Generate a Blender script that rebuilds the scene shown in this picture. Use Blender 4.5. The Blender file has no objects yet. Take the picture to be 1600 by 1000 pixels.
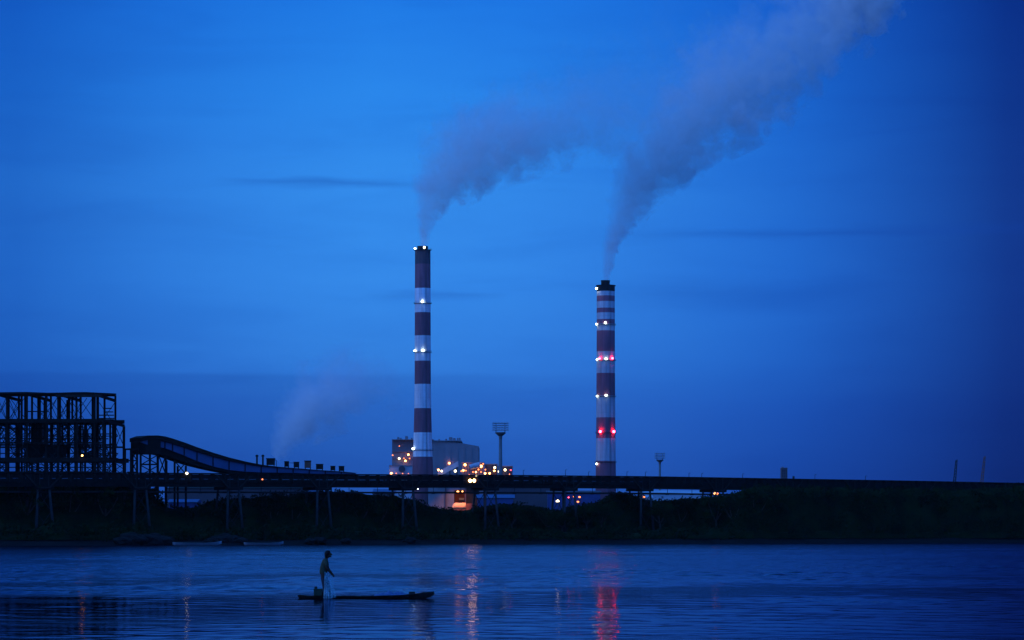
import bpy, bmesh, math, random
from mathutils import Vector, Matrix, noise as mnoise
R = math.radians
random.seed(11)
scene = bpy.context.scene
COL = scene.collection

# ------------------------------------------------------------------ camera
FPX, HZ, CH = 4444.4, 830.0, 2.5            # focal length in photo pixels, eye-level row, eye height
cam_d = bpy.data.cameras.new('camera'); cam = bpy.data.objects.new('camera', cam_d); COL.objects.link(cam)
cam.location = (0, 0, CH); cam.rotation_euler = (R(90), 0, 0)
cam_d.lens = 100.0; cam_d.sensor_width = 36.0; cam_d.shift_y = (HZ - 500) / 1600.0
cam_d.clip_start = 0.5; cam_d.clip_end = 40000
scene.camera = cam

# ------------------------------------------------------------------ world: dusk sky
def lin(c):
    return tuple((v/255/12.92 if v/255 <= .04045 else ((v/255+.055)/1.055)**2.4) for v in c)
world = bpy.data.worlds.new('World'); scene.world = world; world.use_nodes = True
wn, wl = world.node_tree.nodes, world.node_tree.links; wn.clear()
def N(tree, typ, **kw):
    n = tree.nodes.new(typ)
    for k, v in kw.items():
        if k == 'inp':
            for a, b in v.items(): n.inputs[a].default_value = b
        else: setattr(n, k, v)
    return n
def math_n(tree, op, a, b=None, c=None, clamp=False):
    n = tree.nodes.new('ShaderNodeMath'); n.operation = op; n.use_clamp = clamp
    for i, v in enumerate((a, b, c)):
        if v is None: continue
        if isinstance(v, (int, float)): n.inputs[i].default_value = v
        else: tree.links.new(v, n.inputs[i])
    return n.outputs[0]
def ramp(tree, fac, stops, interp='LINEAR'):
    n = tree.nodes.new('ShaderNodeValToRGB'); cr = n.color_ramp; cr.interpolation = interp
    while len(cr.elements) > 1: cr.elements.remove(cr.elements[-1])
    cr.elements[0].position = stops[0][0]; cr.elements[0].color = (*stops[0][1], 1)
    for p, c in stops[1:]:
        e = cr.elements.new(p); e.color = (*c, 1)
    tree.links.new(fac, n.inputs[0]); return n.outputs[0]
def mixc(tree, mode, fac, a, b):
    n = tree.nodes.new('ShaderNodeMix'); n.data_type = 'RGBA'; n.blend_type = mode
    for s, v in ((0, fac), (6, a), (7, b)):
        if isinstance(v, (int, float)): n.inputs[s].default_value = v
        elif isinstance(v, tuple): n.inputs[s].default_value = (*v, 1)
        else: tree.links.new(v, n.inputs[s])
    return n.outputs[2]
def build_sky():
    t = world.node_tree
    tc = N(t, 'ShaderNodeTexCoord'); sep = N(t, 'ShaderNodeSeparateXYZ'); wl.new(tc.outputs['Generated'], sep.inputs[0])
    x, y, z = sep.outputs
    az = math_n(t, 'MULTIPLY', math_n(t, 'ARCTAN2', x, y), 180/math.pi)
    el = math_n(t, 'MULTIPLY', math_n(t, 'ARCSINE', z), 180/math.pi)
    # elevation gradient of the afterglow sky
    def e(py): return max(0, math.degrees(math.atan((HZ-py)/FPX)))/20
    V = [(0, lin((36,86,176))), (e(745), lin((37,90,180))), (e(640), lin((42,106,200))), (e(560), lin((49,126,219))),
         (e(440), lin((52,137,231))), (e(300), lin((51,140,234))), (e(150), lin((40,133,232))), (e(5), lin((29,121,226))),
         (.7, lin((38,130,236))), (1, lin((46,138,240)))]
    V = [(p, tuple(q*1.05 for q in c)) for p, c in V]
    v = ramp(t, math_n(t, 'DIVIDE', el, 20.0, clamp=True), V)
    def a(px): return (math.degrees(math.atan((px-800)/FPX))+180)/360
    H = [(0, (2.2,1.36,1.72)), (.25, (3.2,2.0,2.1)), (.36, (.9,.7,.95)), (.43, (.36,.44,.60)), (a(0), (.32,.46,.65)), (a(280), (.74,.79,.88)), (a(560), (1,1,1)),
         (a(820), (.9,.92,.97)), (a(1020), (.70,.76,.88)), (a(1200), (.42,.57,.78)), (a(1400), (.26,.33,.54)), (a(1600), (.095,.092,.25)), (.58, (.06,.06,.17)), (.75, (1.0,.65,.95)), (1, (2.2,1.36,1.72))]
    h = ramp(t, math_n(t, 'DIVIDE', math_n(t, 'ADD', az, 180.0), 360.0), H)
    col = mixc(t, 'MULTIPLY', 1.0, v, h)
    # low cloud bank with a soft upper edge, and thin streaks of cloud
    cmb = N(t, 'ShaderNodeCombineXYZ'); wl.new(math_n(t, 'MULTIPLY', az, .22), cmb.inputs[0]); wl.new(math_n(t, 'MULTIPLY', el, 1.6), cmb.inputs[1])
    n1 = N(t, 'ShaderNodeTexNoise', inp={'Scale': 1.0, 'Detail': 5.0, 'Roughness': .55}); wl.new(cmb.outputs[0], n1.inputs['Vector'])
    edge = math_n(t, 'ADD', el, math_n(t, 'MULTIPLY', math_n(t, 'SUBTRACT', n1.outputs[0], .5), .28))
    mr = N(t, 'ShaderNodeMapRange', interpolation_type='SMOOTHSTEP'); wl.new(edge, mr.inputs[0])
    for k, q in ((1, 3.21), (2, 3.07), (3, 0.0), (4, 1.0)): mr.inputs[k].default_value = q
    side = N(t, 'ShaderNodeMapRange', interpolation_type='SMOOTHSTEP'); wl.new(az, side.inputs[0])
    for k, q in ((1, 3.5), (2, -4.0), (3, .02), (4, .24)): side.inputs[k].default_value = q
    col = mixc(t, 'MIX', math_n(t, 'MULTIPLY', mr.outputs[0], side.outputs[0]), col, lin((12, 58, 148)))
    n2 = N(t, 'ShaderNodeTexNoise', inp={'Scale': .9, 'Detail': 6.0, 'Roughness': .6, 'Distortion': .6}); mp2 = N(t, 'ShaderNodeMapping'); mp2.inputs['Location'].default_value = (3.3, 1.7, 0); wl.new(cmb.outputs[0], mp2.inputs[0]); wl.new(mp2.outputs[0], n2.inputs['Vector'])
    col = mixc(t, 'MULTIPLY', 1.0, col, ramp(t, n2.outputs[0], [(.34, (.90,.93,.96)), (.50, (1,1,1)), (.66, (1.05,1.03,1.01))]))
    def streak(x0, x1, py, th, amt):
        nonlocal col
        a0, a1 = (math.degrees(math.atan((q-800)/FPX)) for q in (x0, x1)); ec = math.degrees(math.atan((HZ-py)/FPX))
        ww = N(t, 'ShaderNodeTexNoise', inp={'Scale': 2.0, 'Detail': 4.0}); wl.new(cmb.outputs[0], ww.inputs['Vector'])
        dy = math_n(t, 'ABSOLUTE', math_n(t, 'SUBTRACT', math_n(t, 'ADD', el, math_n(t, 'MULTIPLY', math_n(t, 'SUBTRACT', ww.outputs[0], .5), .35)), ec))
        fy = math_n(t, 'SUBTRACT', 1.0, math_n(t, 'DIVIDE', dy, th), clamp=True)
        fx = math_n(t, 'SUBTRACT', 1.0, math_n(t, 'POWER', math_n(t, 'ABSOLUTE', math_n(t, 'DIVIDE', math_n(t, 'SUBTRACT', az, (a0+a1)/2), (a1-a0)/2)), 2.0), clamp=True)
        col = mixc(t, 'MIX', math_n(t, 'MULTIPLY', math_n(t, 'MULTIPLY', fx, fy), amt), col, lin((14, 62, 160)))
    streak(330, 690, 286, .13, .40); streak(950, 1750, 366, .16, .34); streak(560, 800, 462, .12, .22); streak(880, 1400, 460, .45, .22); streak(-100, 420, 345, .5, .10); streak(60, 330, 235, .6, .09)
    sky = N(t, 'ShaderNodeTexSky', sky_type='NISHITA', sun_disc=False, sun_elevation=R(-3), sun_rotation=R(-100))
    col = mixc(t, 'ADD', .002, col, sky.outputs[0])
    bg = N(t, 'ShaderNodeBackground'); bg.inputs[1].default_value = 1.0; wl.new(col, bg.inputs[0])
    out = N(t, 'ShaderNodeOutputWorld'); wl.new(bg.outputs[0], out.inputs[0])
build_sky()
world.cycles.sampling_method = 'MANUAL'; world.cycles.sample_map_resolution = 1024

# the last light after sunset, low from the left
sun_d = bpy.data.lights.new('afterglow_sun', 'SUN'); sun = bpy.data.objects.new('afterglow_sun', sun_d); COL.objects.link(sun)
sun_d.energy = .24; sun_d.angle = R(24); sun_d.color = (1, .88, .92)
sun.rotation_euler = Vector((-math.sin(R(100)), math.cos(R(100)), .16)).to_track_quat('Z', 'Y').to_euler()

vs = scene.view_settings
vs.view_transform = 'Standard'; vs.look = 'None'; vs.exposure = 0; vs.gamma = 1; vs.use_curve_mapping = False
cy = scene.cycles
cy.max_bounces = 8; cy.diffuse_bounces = 2; cy.glossy_bounces = 2; cy.transmission_bounces = 2; cy.volume_bounces = 4; cy.transparent_max_bounces = 48
cy.use_denoising = True; cy.caustics_reflective = False; cy.caustics_refractive = False
cy.volume_step_rate = 1.0; cy.volume_max_steps = 400; cy.sample_clamp_indirect = 6

# ------------------------------------------------------------------ helpers
def P(px, py, Y):
    return Vector(((px-800)/FPX*Y, Y, CH+(HZ-py)/FPX*Y))
def tag(o, label=None, cat=None, group=None, kind=None):
    if label: o['label'] = label
    if cat: o['category'] = cat
    if group: o['group'] = group
    if kind: o['kind'] = kind
    return o
def thing(name, label, cat, loc, group=None):
    o = bpy.data.objects.new(name, None); o.location = loc; o.empty_display_size = .5; COL.objects.link(o)
    return tag(o, label, cat, group)
class MB:
    def __init__(s, o=(0, 0, 0)): s.v = []; s.f = []; s.o = Vector(o); s.smooth = False
    def add(s, vs, fs):
        b = len(s.v); s.v += [Vector(q)-s.o for q in vs]; s.f += [tuple(b+i for i in f) for f in fs]; return s
    def hexa(s, q):   # 8 corners: bottom ring then top ring
        return s.add(q, [(3,2,1,0),(4,5,6,7),(0,1,5,4),(1,2,6,5),(2,3,7,6),(3,0,4,7)])
    def box(s, c, d, rz=0):
        c = Vector(c); x, y, z = d[0]/2, d[1]/2, d[2]/2; m = Matrix.Rotation(rz, 3, 'Z')
        return s.hexa([c+m@Vector((i*x, j*y, k*z)) for k in (-1, 1) for i, j in ((-1,-1),(1,-1),(1,1),(-1,1))])
    def bar(s, a, b, w, h=None):
        a, b = Vector(a), Vector(b); h = h or w; d = (b-a).normalized()
        u = d.cross(Vector((0,0,1)));  u = u.normalized() if u.length > .01 else Vector((1,0,0)); n = u.cross(d)
        r = lambda p: [p-u*w/2-n*h/2, p+u*w/2-n*h/2, p+u*w/2+n*h/2, p-u*w/2+n*h/2]
        return s.hexa(r(a)+r(b))
    def tube(s, a, b, r0, r1=None, n=8, caps=True):
        a, b = Vector(a), Vector(b); r1 = r0 if r1 is None else r1; d = (b-a).normalized()
        u = d.orthogonal().normalized(); w = d.cross(u)
        ring = lambda p, r: [p+(u*math.cos(2*math.pi*i/n)+w*math.sin(2*math.pi*i/n))*r for i in range(n)]
        fs = [(i, (i+1) % n, n+(i+1) % n, n+i) for i in range(n)]
        if caps: fs += [tuple(range(n-1, -1, -1)), tuple(range(n, 2*n))]
        return s.add(ring(a, r0)+ring(b, r1), fs)
    def lathe(s, c, prof, n=48):
        c = Vector(c); vs = [c+Vector((r*math.cos(2*math.pi*i/n), r*math.sin(2*math.pi*i/n), z)) for r, z in prof for i in range(n)]
        fs = [(k*n+i, k*n+(i+1) % n, (k+1)*n+(i+1) % n, (k+1)*n+i) for k in range(len(prof)-1) for i in range(n)]
        fs += [tuple(range(n-1, -1, -1)), tuple((len(prof)-1)*n+i for i in range(n))]
        return s.add(vs, fs)
    def loft(s, rings, cap=True):
        n = len(rings[0]); vs = [q for r in rings for q in r]
        fs = [(k*n+i, k*n+(i+1) % n, (k+1)*n+(i+1) % n, (k+1)*n+i) for k in range(len(rings)-1) for i in range(n)]
        if cap: fs += [tuple(range(n-1, -1, -1)), tuple((len(rings)-1)*n+i for i in range(n))]
        return s.add(vs, fs)
    def ball(s, c, r, sub=2, sq=(1,1,1)):
        bm = bmesh.new(); bmesh.ops.create_icosphere(bm, subdivisions=sub, radius=1); bm.verts.ensure_lookup_table()
        c = Vector(c); vs = [c+Vector((q.co.x*r*sq[0], q.co.y*r*sq[1], q.co.z*r*sq[2])) for q in bm.verts]
        fs = [tuple(x.index for x in f.verts) for f in bm.faces]; bm.free(); return s.add(vs, fs)
    def build(s, name, m, parent=None, smooth=False, fix=True):
        me = bpy.data.meshes.new(name); me.from_pydata([tuple(q) for q in s.v], [], s.f)
        if fix:
            bm = bmesh.new(); bm.from_mesh(me); bmesh.ops.recalc_face_normals(bm, faces=bm.faces); bm.to_mesh(me); bm.free()
        if smooth:
            for p in me.polygons: p.use_smooth = True
        me.materials.append(m); o = bpy.data.objects.new(name, me); COL.objects.link(o)
        if parent: o.parent = parent
        else: o.location = s.o
        return o

# ------------------------------------------------------------------ materials
def mat(name, c, rough=.7, metal=0, var=.25, scale=1.0, bump=0.0, stretch=(1,1,1), spec=.5):
    m = bpy.data.materials.new(name); m.use_nodes = True; t = m.node_tree; b = t.nodes['Principled BSDF']
    b.inputs['Roughness'].default_value = rough; b.inputs['Metallic'].default_value = metal
    b.inputs['Specular IOR Level'].default_value = spec if max(c) > .07 else min(spec, .06)
    tc = N(t, 'ShaderNodeTexCoord'); mp = N(t, 'ShaderNodeMapping'); mp.inputs['Scale'].default_value = stretch
    t.links.new(tc.outputs['Object'], mp.inputs[0])
    n = N(t, 'ShaderNodeTexNoise', inp={'Scale': scale, 'Detail': 6.0, 'Roughness': .6}); t.links.new(mp.outputs[0], n.inputs['Vector'])
    lo, hi = tuple(v*(1-var) for v in c), tuple(min(1, v*(1+var)) for v in c)
    t.links.new(ramp(t, n.outputs[0], [(.3, lo), (.7, hi)]), b.inputs['Base Color'])
    if bump:
        bp = N(t, 'ShaderNodeBump', inp={'Strength': 1.0, 'Distance': bump}); t.links.new(n.outputs[0], bp.inputs['Height']); t.links.new(bp.outputs[0], b.inputs['Normal'])
    return m
def glow(name, c, s):
    m = bpy.data.materials.new(name); m.use_nodes = True; t = m.node_tree; t.nodes.clear()
    e = N(t, 'ShaderNodeEmission'); e.inputs[0].default_value = (*c, 1); e.inputs[1].default_value = s
    o = N(t, 'ShaderNodeOutputMaterial'); t.links.new(e.outputs[0], o.inputs[0]); return m
M_steel = mat('dark_steel', (.011,.012,.010), .75, 0, .35, .8)
M_steel2 = mat('weathered_steel', (.024,.023,.020), .75, 0, .35, .6)
M_pierp = mat('pale_painted_steel', (.036,.036,.036), .7, 0, .3, .8)
M_conc = mat('concrete', (.10,.095,.09), .9, 0, .25, .5, .01)
M_roof = mat('dark_roof_sheet', (.012,.012,.011), .75, 0, .3, .7)
M_blue = mat('blue_cladding', (.035,.075,.17), .5, 0, .15, .6)
M_bluet = mat('blue_tarpaulin', (.022,.045,.15), .5, 0, .3, .7)
M_pale = mat('pale_cladding', (.42,.44,.46), .6, 0, .15, .25)
M_wall = mat('grimy_wall', (.25,.20,.20), .85, 0, .25, .03)
M_pink = mat('dusty_wall', (.085,.062,.068), .85, 0, .2, .1)
M_mast = mat('galvanised_mast', (.13,.125,.12), .6, .2, .2, .5)
M_dull = mat('dull_render_wall', (.20,.20,.20), .85, 0, .3, .3)
M_rust = mat('rusty_steel', (.24,.07,.04), .8, 0, .4, .5)
M_lampbody = mat('lamp_housing', (.06,.06,.06), .5, .5, .2, 4)
M_glassdark = mat('floodlight_glass', (.5,.5,.5), .2, 0, .1, 2)
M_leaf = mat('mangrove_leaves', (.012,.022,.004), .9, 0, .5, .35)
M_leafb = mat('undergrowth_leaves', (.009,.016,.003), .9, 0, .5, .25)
M_bark = mat('bark', (.06,.045,.035), .9, 0, .4, 2, .02)
M_rock = mat('wet_rock', (.012,.012,.011), .75, 0, .4, .9, .05)
M_mud = mat('mud_bank', (.012,.011,.010), .9, 0, .4, .15, .05)
M_hull = mat('tarred_hull', (.035,.03,.028), .5, 0, .35, 3)
M_hullp = mat('pale_boat_hull', (.26,.27,.30), .5, 0, .2, 1.5)
M_white = glow('white_lamp', (.80, 1, .92), 12)
M_warm = glow('warm_white_lamp', (1, .80, .45), 7)
M_orange = glow('sodium_lamp', (1, .36, .10), 13)
M_dimor = glow('dim_sodium_lamp', (1, .22, .06), 4)
M_gate = glow('gateway_lamp', (1, .34, .08), 12)
M_flood = glow('bridge_floodlight', (1, .46, .14), 24)
M_redweak = glow('weak_red_lamp', (1, .06, .10), 9)
M_soft = glow('weak_sodium_lamp', (1, .42, .15), 5)
M_softw = glow('weak_white_lamp', (1, .80, .52), 8)
M_red = glow('red_beacon', (1, .02, .05), 75)

# ------------------------------------------------------------------ ground and water
def shoreY(X): return 483 + .6768*(min(230, max(-170, X))+87)
def ground():
    b = MB(); xs = [-3500,-1500,-600,-300] + [-200+5*i for i in range(90)] + [300,600,1500,3500]
    offs = [(-3,-.9),(0,-.05),(1.5,.25),(4,.7),(9,1.1),(20,1.4),(60,1.6),(200,1.8),(700,2),(2000,2),(5400,2)]
    vs = []
    for x in xs:
        w = 2.2*mnoise.noise((x*.05, 0, 3)) + .8*mnoise.noise((x*.21, 1, 3))
        for o, z in offs:
            vs.append((x, shoreY(x)+o+(w if o < 100 else 0), z+(.25*mnoise.noise((x*.12, o*.3, 9)) if 0 < o < 30 else 0)))
    n = len(offs)
    b.add(vs, [(i*n+j, (i+1)*n+j, (i+1)*n+j+1, i*n+j+1) for i in range(len(xs)-1) for j in range(n-1)])
    tag(b.build('ground', M_mud, None, True), kind='structure')
SLOPE = .017
def water():
    m = bpy.data.materials.new('river_water'); m.use_nodes = True; t = m.node_tree; t.nodes.clear()
    geo = N(t, 'ShaderNodeNewGeometry')
    def noise(sc, det, st=(1,1,1), rough=.55):
        mp = N(t, 'ShaderNodeMapping'); mp.inputs['Scale'].default_value = st; t.links.new(geo.outputs['Position'], mp.inputs[0])
        n = N(t, 'ShaderNodeTexNoise', inp={'Scale': sc, 'Detail': det, 'Roughness': rough}); t.links.new(mp.outputs[0], n.inputs['Vector']); return n.outputs[0]
    # ruffled lanes of wind between smoother lanes
    lanes = noise(.030, 3, (.35, 1, 1)); fine = noise(.12, 3, (.6, 1, 1))
    lane = N(t, 'ShaderNodeMapRange', interpolation_type='SMOOTHSTEP'); t.links.new(math_n(t, 'ADD', math_n(t, 'MULTIPLY', lanes, .7), math_n(t, 'MULTIPLY', fine, .3)), lane.inputs[0])
    for k, q in ((1, .40), (2, .62), (3, 0.0), (4, 1.0)): lane.inputs[k].default_value = q
    # calm lee water near the camera, breeze-ruffled water towards the far bank
    sy = N(t, 'ShaderNodeSeparateXYZ'); t.links.new(geo.outputs['Position'], sy.inputs[0])
    br = N(t, 'ShaderNodeMapRange', interpolation_type='SMOOTHSTEP'); t.links.new(math_n(t, 'ADD', sy.outputs[1], math_n(t, 'MULTIPLY', math_n(t, 'SUBTRACT', fine, .5), 90.0)), br.inputs[0])
    for k, q in ((1, 95.), (2, 210.), (3, 0.0), (4, 1.0)): br.inputs[k].default_value = q
    h1 = math_n(t, 'MULTIPLY', noise(2.6, 3, (.85, 1.1, 1)), .018)
    h3 = math_n(t, 'MULTIPLY', noise(9.0, 2, (.8, 1.2, 1)), .0025)
    amp = math_n(t, 'ADD', math_n(t, 'ADD', math_n(t, 'MULTIPLY', lane.outputs[0], .5), .25), math_n(t, 'MULTIPLY', br.outputs[0], 3.0))
    h = math_n(t, 'MULTIPLY', math_n(t, 'ADD', h1, h3), amp)
    bp = N(t, 'ShaderNodeBump', inp={'Strength': 1.0, 'Distance': 1.0}); t.links.new(h, bp.inputs['Height'])
    gl = N(t, 'ShaderNodeBsdfGlossy'); gl.inputs[0].default_value = (.45,.48,.64,1); t.links.new(bp.outputs[0], gl.inputs['Normal'])
    t.links.new(math_n(t, 'ADD', math_n(t, 'MULTIPLY', br.outputs[0], .085), .02), gl.inputs['Roughness'])
    df = N(t, 'ShaderNodeBsdfDiffuse'); df.inputs[0].default_value = (.003,.008,.018,1); t.links.new(bp.outputs[0], df.inputs['Normal'])
    fr = N(t, 'ShaderNodeFresnel'); fr.inputs[0].default_value = 1.33; t.links.new(bp.outputs[0], fr.inputs['Normal'])
    mx = N(t, 'ShaderNodeMixShader'); t.links.new(fr.outputs[0], mx.inputs[0]); t.links.new(df.outputs[0], mx.inputs[1]); t.links.new(gl.outputs[0], mx.inputs[2])
    out = N(t, 'ShaderNodeOutputMaterial'); t.links.new(mx.outputs[0], out.inputs[0])
    # the surface itself: wind waves as real relief, finest where the eye can resolve it
    import numpy as np
    rg = np.random.default_rng(4)
    nr, nc = 1360, 640
    Y = 45*np.exp(np.linspace(0, math.log(720/45), nr)); U = np.linspace(-.31, .31, nc)
    GX = Y[:, None]*U[None, :]; GY = np.repeat(Y[:, None], nc, 1); Z = np.zeros_like(GX)
    def low(sc, n):   # slow patchiness, about 0..1
        v = np.zeros_like(GX)
        for _ in range(n):
            th = rg.uniform(0, 6.28); k = 2*math.pi/sc*rg.uniform(.6, 1.8); v += np.sin(k*(GX*math.cos(th)*.6+GY*math.sin(th))+rg.uniform(0, 6.28))
        return np.clip(.5+v/(2.2*math.sqrt(n)), 0, 1)
    gust = low(38, 9)*.6+low(11, 7)*.4
    brz = np.clip((GY+(gust-.5)*60-108)/75, 0, 1); brz = brz*brz*(3-2*brz)
    M = (.30+1.7*gust**1.5)*(1+brz*4.2)
    dY = Y[:, None]*math.log(720/45)/nr
    lams = np.exp(np.linspace(math.log(.55), math.log(3.2), 40))
    for lam in lams:
        th = math.pi/2+rg.uniform(-1.4, 1.4); k = 2*math.pi/lam; s_ = SLOPE*math.sqrt(2/40)*rg.uniform(.6, 1.4)
        ph = k*(GX*math.cos(th)+GY*math.sin(th))+rg.uniform(0, 6.28)
        Z += np.clip(lam/(2.6*dY)-.6, 0, 1)*s_/k*np.sin(ph+.6*np.sin(.31*GX+rg.uniform(0, 6))+.5*np.sin(.27*GY+rg.uniform(0, 6)))
    Z *= M; edge = np.clip((.31-np.abs(U))/.02, 0, 1)[None, :]; Z *= edge
    v = np.stack([GX, GY, Z], -1).reshape(-1, 3)
    i = np.arange(nr-1)[:, None]*nc+np.arange(nc-1)[None, :]
    q = np.stack([i, i+1, i+nc+1, i+nc], -1).reshape(-1, 4)
    # calm outer sheets to either side and behind, sharing the rim
    ex = []; base = len(v); extra = [(-3500, 45, 0), (-3500, 720, 0), (3500, 45, 0), (3500, 720, 0), (-3500, -300, 0), (3500, -300, 0)]
    v = np.concatenate([v, np.array(extra, float)])
    tri = [(base, base+1, (nr-1)*nc)] + [(base, (j+1)*nc, j*nc) for j in range(nr-1)] + [(base+2, nr*nc-1, base+3)] + [(base+2, j*nc+nc-1, (j+1)*nc+nc-1) for j in range(nr-1)]
    tri += [(base+4, base+5, nc-1), (base+4, 0, base), (base+5, base+2, nc-1)] + [(base+4, j+1, j) for j in range(nc-1)]
    tri = np.array(tri)
    me = bpy.data.meshes.new('water'); me.vertices.add(len(v)); me.vertices.foreach_set('co', v.ravel())
    me.loops.add(q.size+tri.size); me.loops.foreach_set('vertex_index', np.concatenate([q.ravel(), tri.ravel()]))
    nq, nt = len(q), len(tri); me.polygons.add(nq+nt)
    me.polygons.foreach_set('loop_start', np.concatenate([np.arange(nq)*4, nq*4+np.arange(nt)*3]))
    me.polygons.foreach_set('use_smooth', np.ones(nq+nt, bool)); me.update(calc_edges=True); me.validate()
    me.materials.append(m); o = bpy.data.objects.new('water', me); COL.objects.link(o); tag(o, kind='structure')
ground(); water()

# ------------------------------------------------------------------ lamps as parts
def lamp(parent, o, p, r, m, name='lamp'):
    """a lamp: housing behind and a glowing lens"""
    r *= .84; p = Vector(p); b = MB(o); b.ball(p, r, 2); l = b.build(name, m, parent, True)
    h = MB(o); h.box(p+Vector((0, r*1.25, r*.35)), (r*1.5, r*.9, r*1.5)); h.build('housing', M_lampbody, parent).parent = l
    return l

# ------------------------------------------------------------------ chimneys
def banded(name, bands):
    m = bpy.data.materials.new(name); m.use_nodes = True; t = m.node_tree; b = t.nodes['Principled BSDF']; b.inputs['Roughness'].default_value = .8
    tc = N(t, 'ShaderNodeTexCoord'); sp = N(t, 'ShaderNodeSeparateXYZ'); t.links.new(tc.outputs['Object'], sp.inputs[0])
    H = bands[0][0]
    st = [(max(0, zb/H), c) for zt, zb, c in reversed(bands)]
    fac = math_n(t, 'DIVIDE', sp.outputs[2], H, clamp=True)
    c = ramp(t, fac, st, 'CONSTANT')
    mp = N(t, 'ShaderNodeMapping'); mp.inputs['Scale'].default_value = (1, 1, .12); t.links.new(tc.outputs['Object'], mp.inputs[0])
    n = N(t, 'ShaderNodeTexNoise', inp={'Scale': .35, 'Detail': 6.0}); t.links.new(mp.outputs[0], n.inputs['Vector'])
    c = mixc(t, 'MULTIPLY', 1.0, c, ramp(t, n.outputs[0], [(.35, (.72,.70,.70)), (.65, (1,1,1))]))
    # casting joints and soot streaks running down the concrete
    zz = math_n(t, 'FRACT', math_n(t, 'DIVIDE', sp.outputs[2], 7.3)); jt = math_n(t, 'LESS_THAN', zz, .07)
    c = mixc(t, 'MULTIPLY', math_n(t, 'MULTIPLY', jt, .22), c, (.55,.52,.52))
    mp2 = N(t, 'ShaderNodeMapping'); mp2.inputs['Scale'].default_value = (1, 1, .02); t.links.new(tc.outputs['Object'], mp2.inputs[0])
    n2 = N(t, 'ShaderNodeTexNoise', inp={'Scale': .9, 'Detail': 4.0}); t.links.new(mp2.outputs[0], n2.inputs['Vector'])
    c = mixc(t, 'MULTIPLY', 1.0, c, ramp(t, n2.outputs[0], [(.38, (.82,.80,.81)), (.58, (1,1,1))]))
    t.links.new(c, b.inputs['Base Color']); return m
RED, WHT, DRK = (.30,.045,.05), (.80,.79,.78), (.06,.04,.05)
def zpx(py, Y): return CH+(HZ-py)/FPX*Y
def chimney(name, label, px, Y, ys, cols, widths, lamps, platforms, flue, red, white):
    cols = [red if c is RED else white if c is WHT else c for c in cols]
    k = Y/FPX; base = Vector(((px-800)*k, Y, 2.0)); t = thing(name, label, 'chimney', base)
    top = zpx(ys[0], Y)-2; bands = []
    for i, c in enumerate(cols):
        zt = zpx(ys[i], Y)-2; zb = zpx(ys[i+1], Y)-2 if i+1 < len(cols) else 0
        bands.append((zt, zb, c))
    prof = [(w/2*k, zpx(py, Y)-2) for py, w in widths]; prof[-1] = (prof[-1][0], 0.0)
    prof = prof[::-1]
    rim = prof[-1]; prof += [(rim[0]*.90, rim[1]+.01), (rim[0]*.88, rim[1]-4)]
    b = MB(base); b.lathe(base, prof, 64); b.build('shaft', banded(name+'_paint', bands), t, True)
    def rad(py):
        for (y0, w0), (y1, w1) in zip(widths, widths[1:]):
            if y0 <= py <= y1: return (w0+(w1-w0)*(py-y0)/(y1-y0))/2*k
        return widths[-1][1]/2*k
    for py in platforms:
        r = rad(max(py, widths[0][0])); z = zpx(py, Y)-2
        b = MB(base); b.lathe(base, [(r+.02, z-.5), (r+1.1, z-.35), (r+1.1, z-.1), (r+.02, z-.1)], 48); pl = b.build('platform', M_steel2, t)
        b = MB(base)
        for i in range(24):
            a = 2*math.pi*i/24; q = base+Vector(((r+1.0)*math.cos(a), (r+1.0)*math.sin(a), z)); q2 = base+Vector(((r+1.0)*math.cos(a+math.pi/12), (r+1.0)*math.sin(a+math.pi/12), z))
            b.bar(q-Vector((0,0,.1)), q+Vector((0,0,1.1)), .08); b.bar(q+Vector((0,0,1.05)), q2+Vector((0,0,1.05)), .08)
        b.build('railing', M_steel2, pl).parent = pl
    for f in flue:
        cx, ytop, ybot, w = f; c = base+Vector(((cx-px)*k, 0, 0))
        b = MB(base); zt, zb = zpx(ytop, Y)-2, zpx(ybot, Y)-2; r = w/2*k
        b.lathe(c, [(r, zb-(4 if w < 20 else .2)), (r, zt-.8), (r*1.08, zt-.8), (r*1.08, zt), (r*.85, zt), (r*.82, zt-2)], 32); b.build('flue', M_roof, t, False)
    b = MB(base); rr = rad(widths[-1][0])
    lx = base+Vector((-math.sin(R(28))*rr*1.0, -math.cos(R(28))*rr, 0))
    for lpx, lpy, m, r in lamps:
        X = (lpx-px)*k; rd = rad(max(lpy, widths[0][0]))+1.2
        X = max(-rd, min(rd, X)); yy = -math.sqrt(max(0, rd*rd-X*X))
        lamp(t, base, base+Vector((X, yy, zpx(lpy, Y)-2)), r, m, 'beacon' if m is M_red else 'lamp')
    # caged ladder up the shaft
    b = MB(base); pts = [(w/2*k, zpx(py, Y)-2) for py, w in widths]
    for (r0, z0), (r1, z1) in zip(pts, pts[1:]):
        z1 = max(z1, .3)
        for s in (-.35, .35):
            b.bar(base+Vector((r0*.45+s, -(r0*.893+.35), z0)), base+Vector((r1*.45+s, -(r1*.893+.35), z1)), .12)
    b.build('ladder', M_steel2, t)
    return t
YC = 2800
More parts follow.
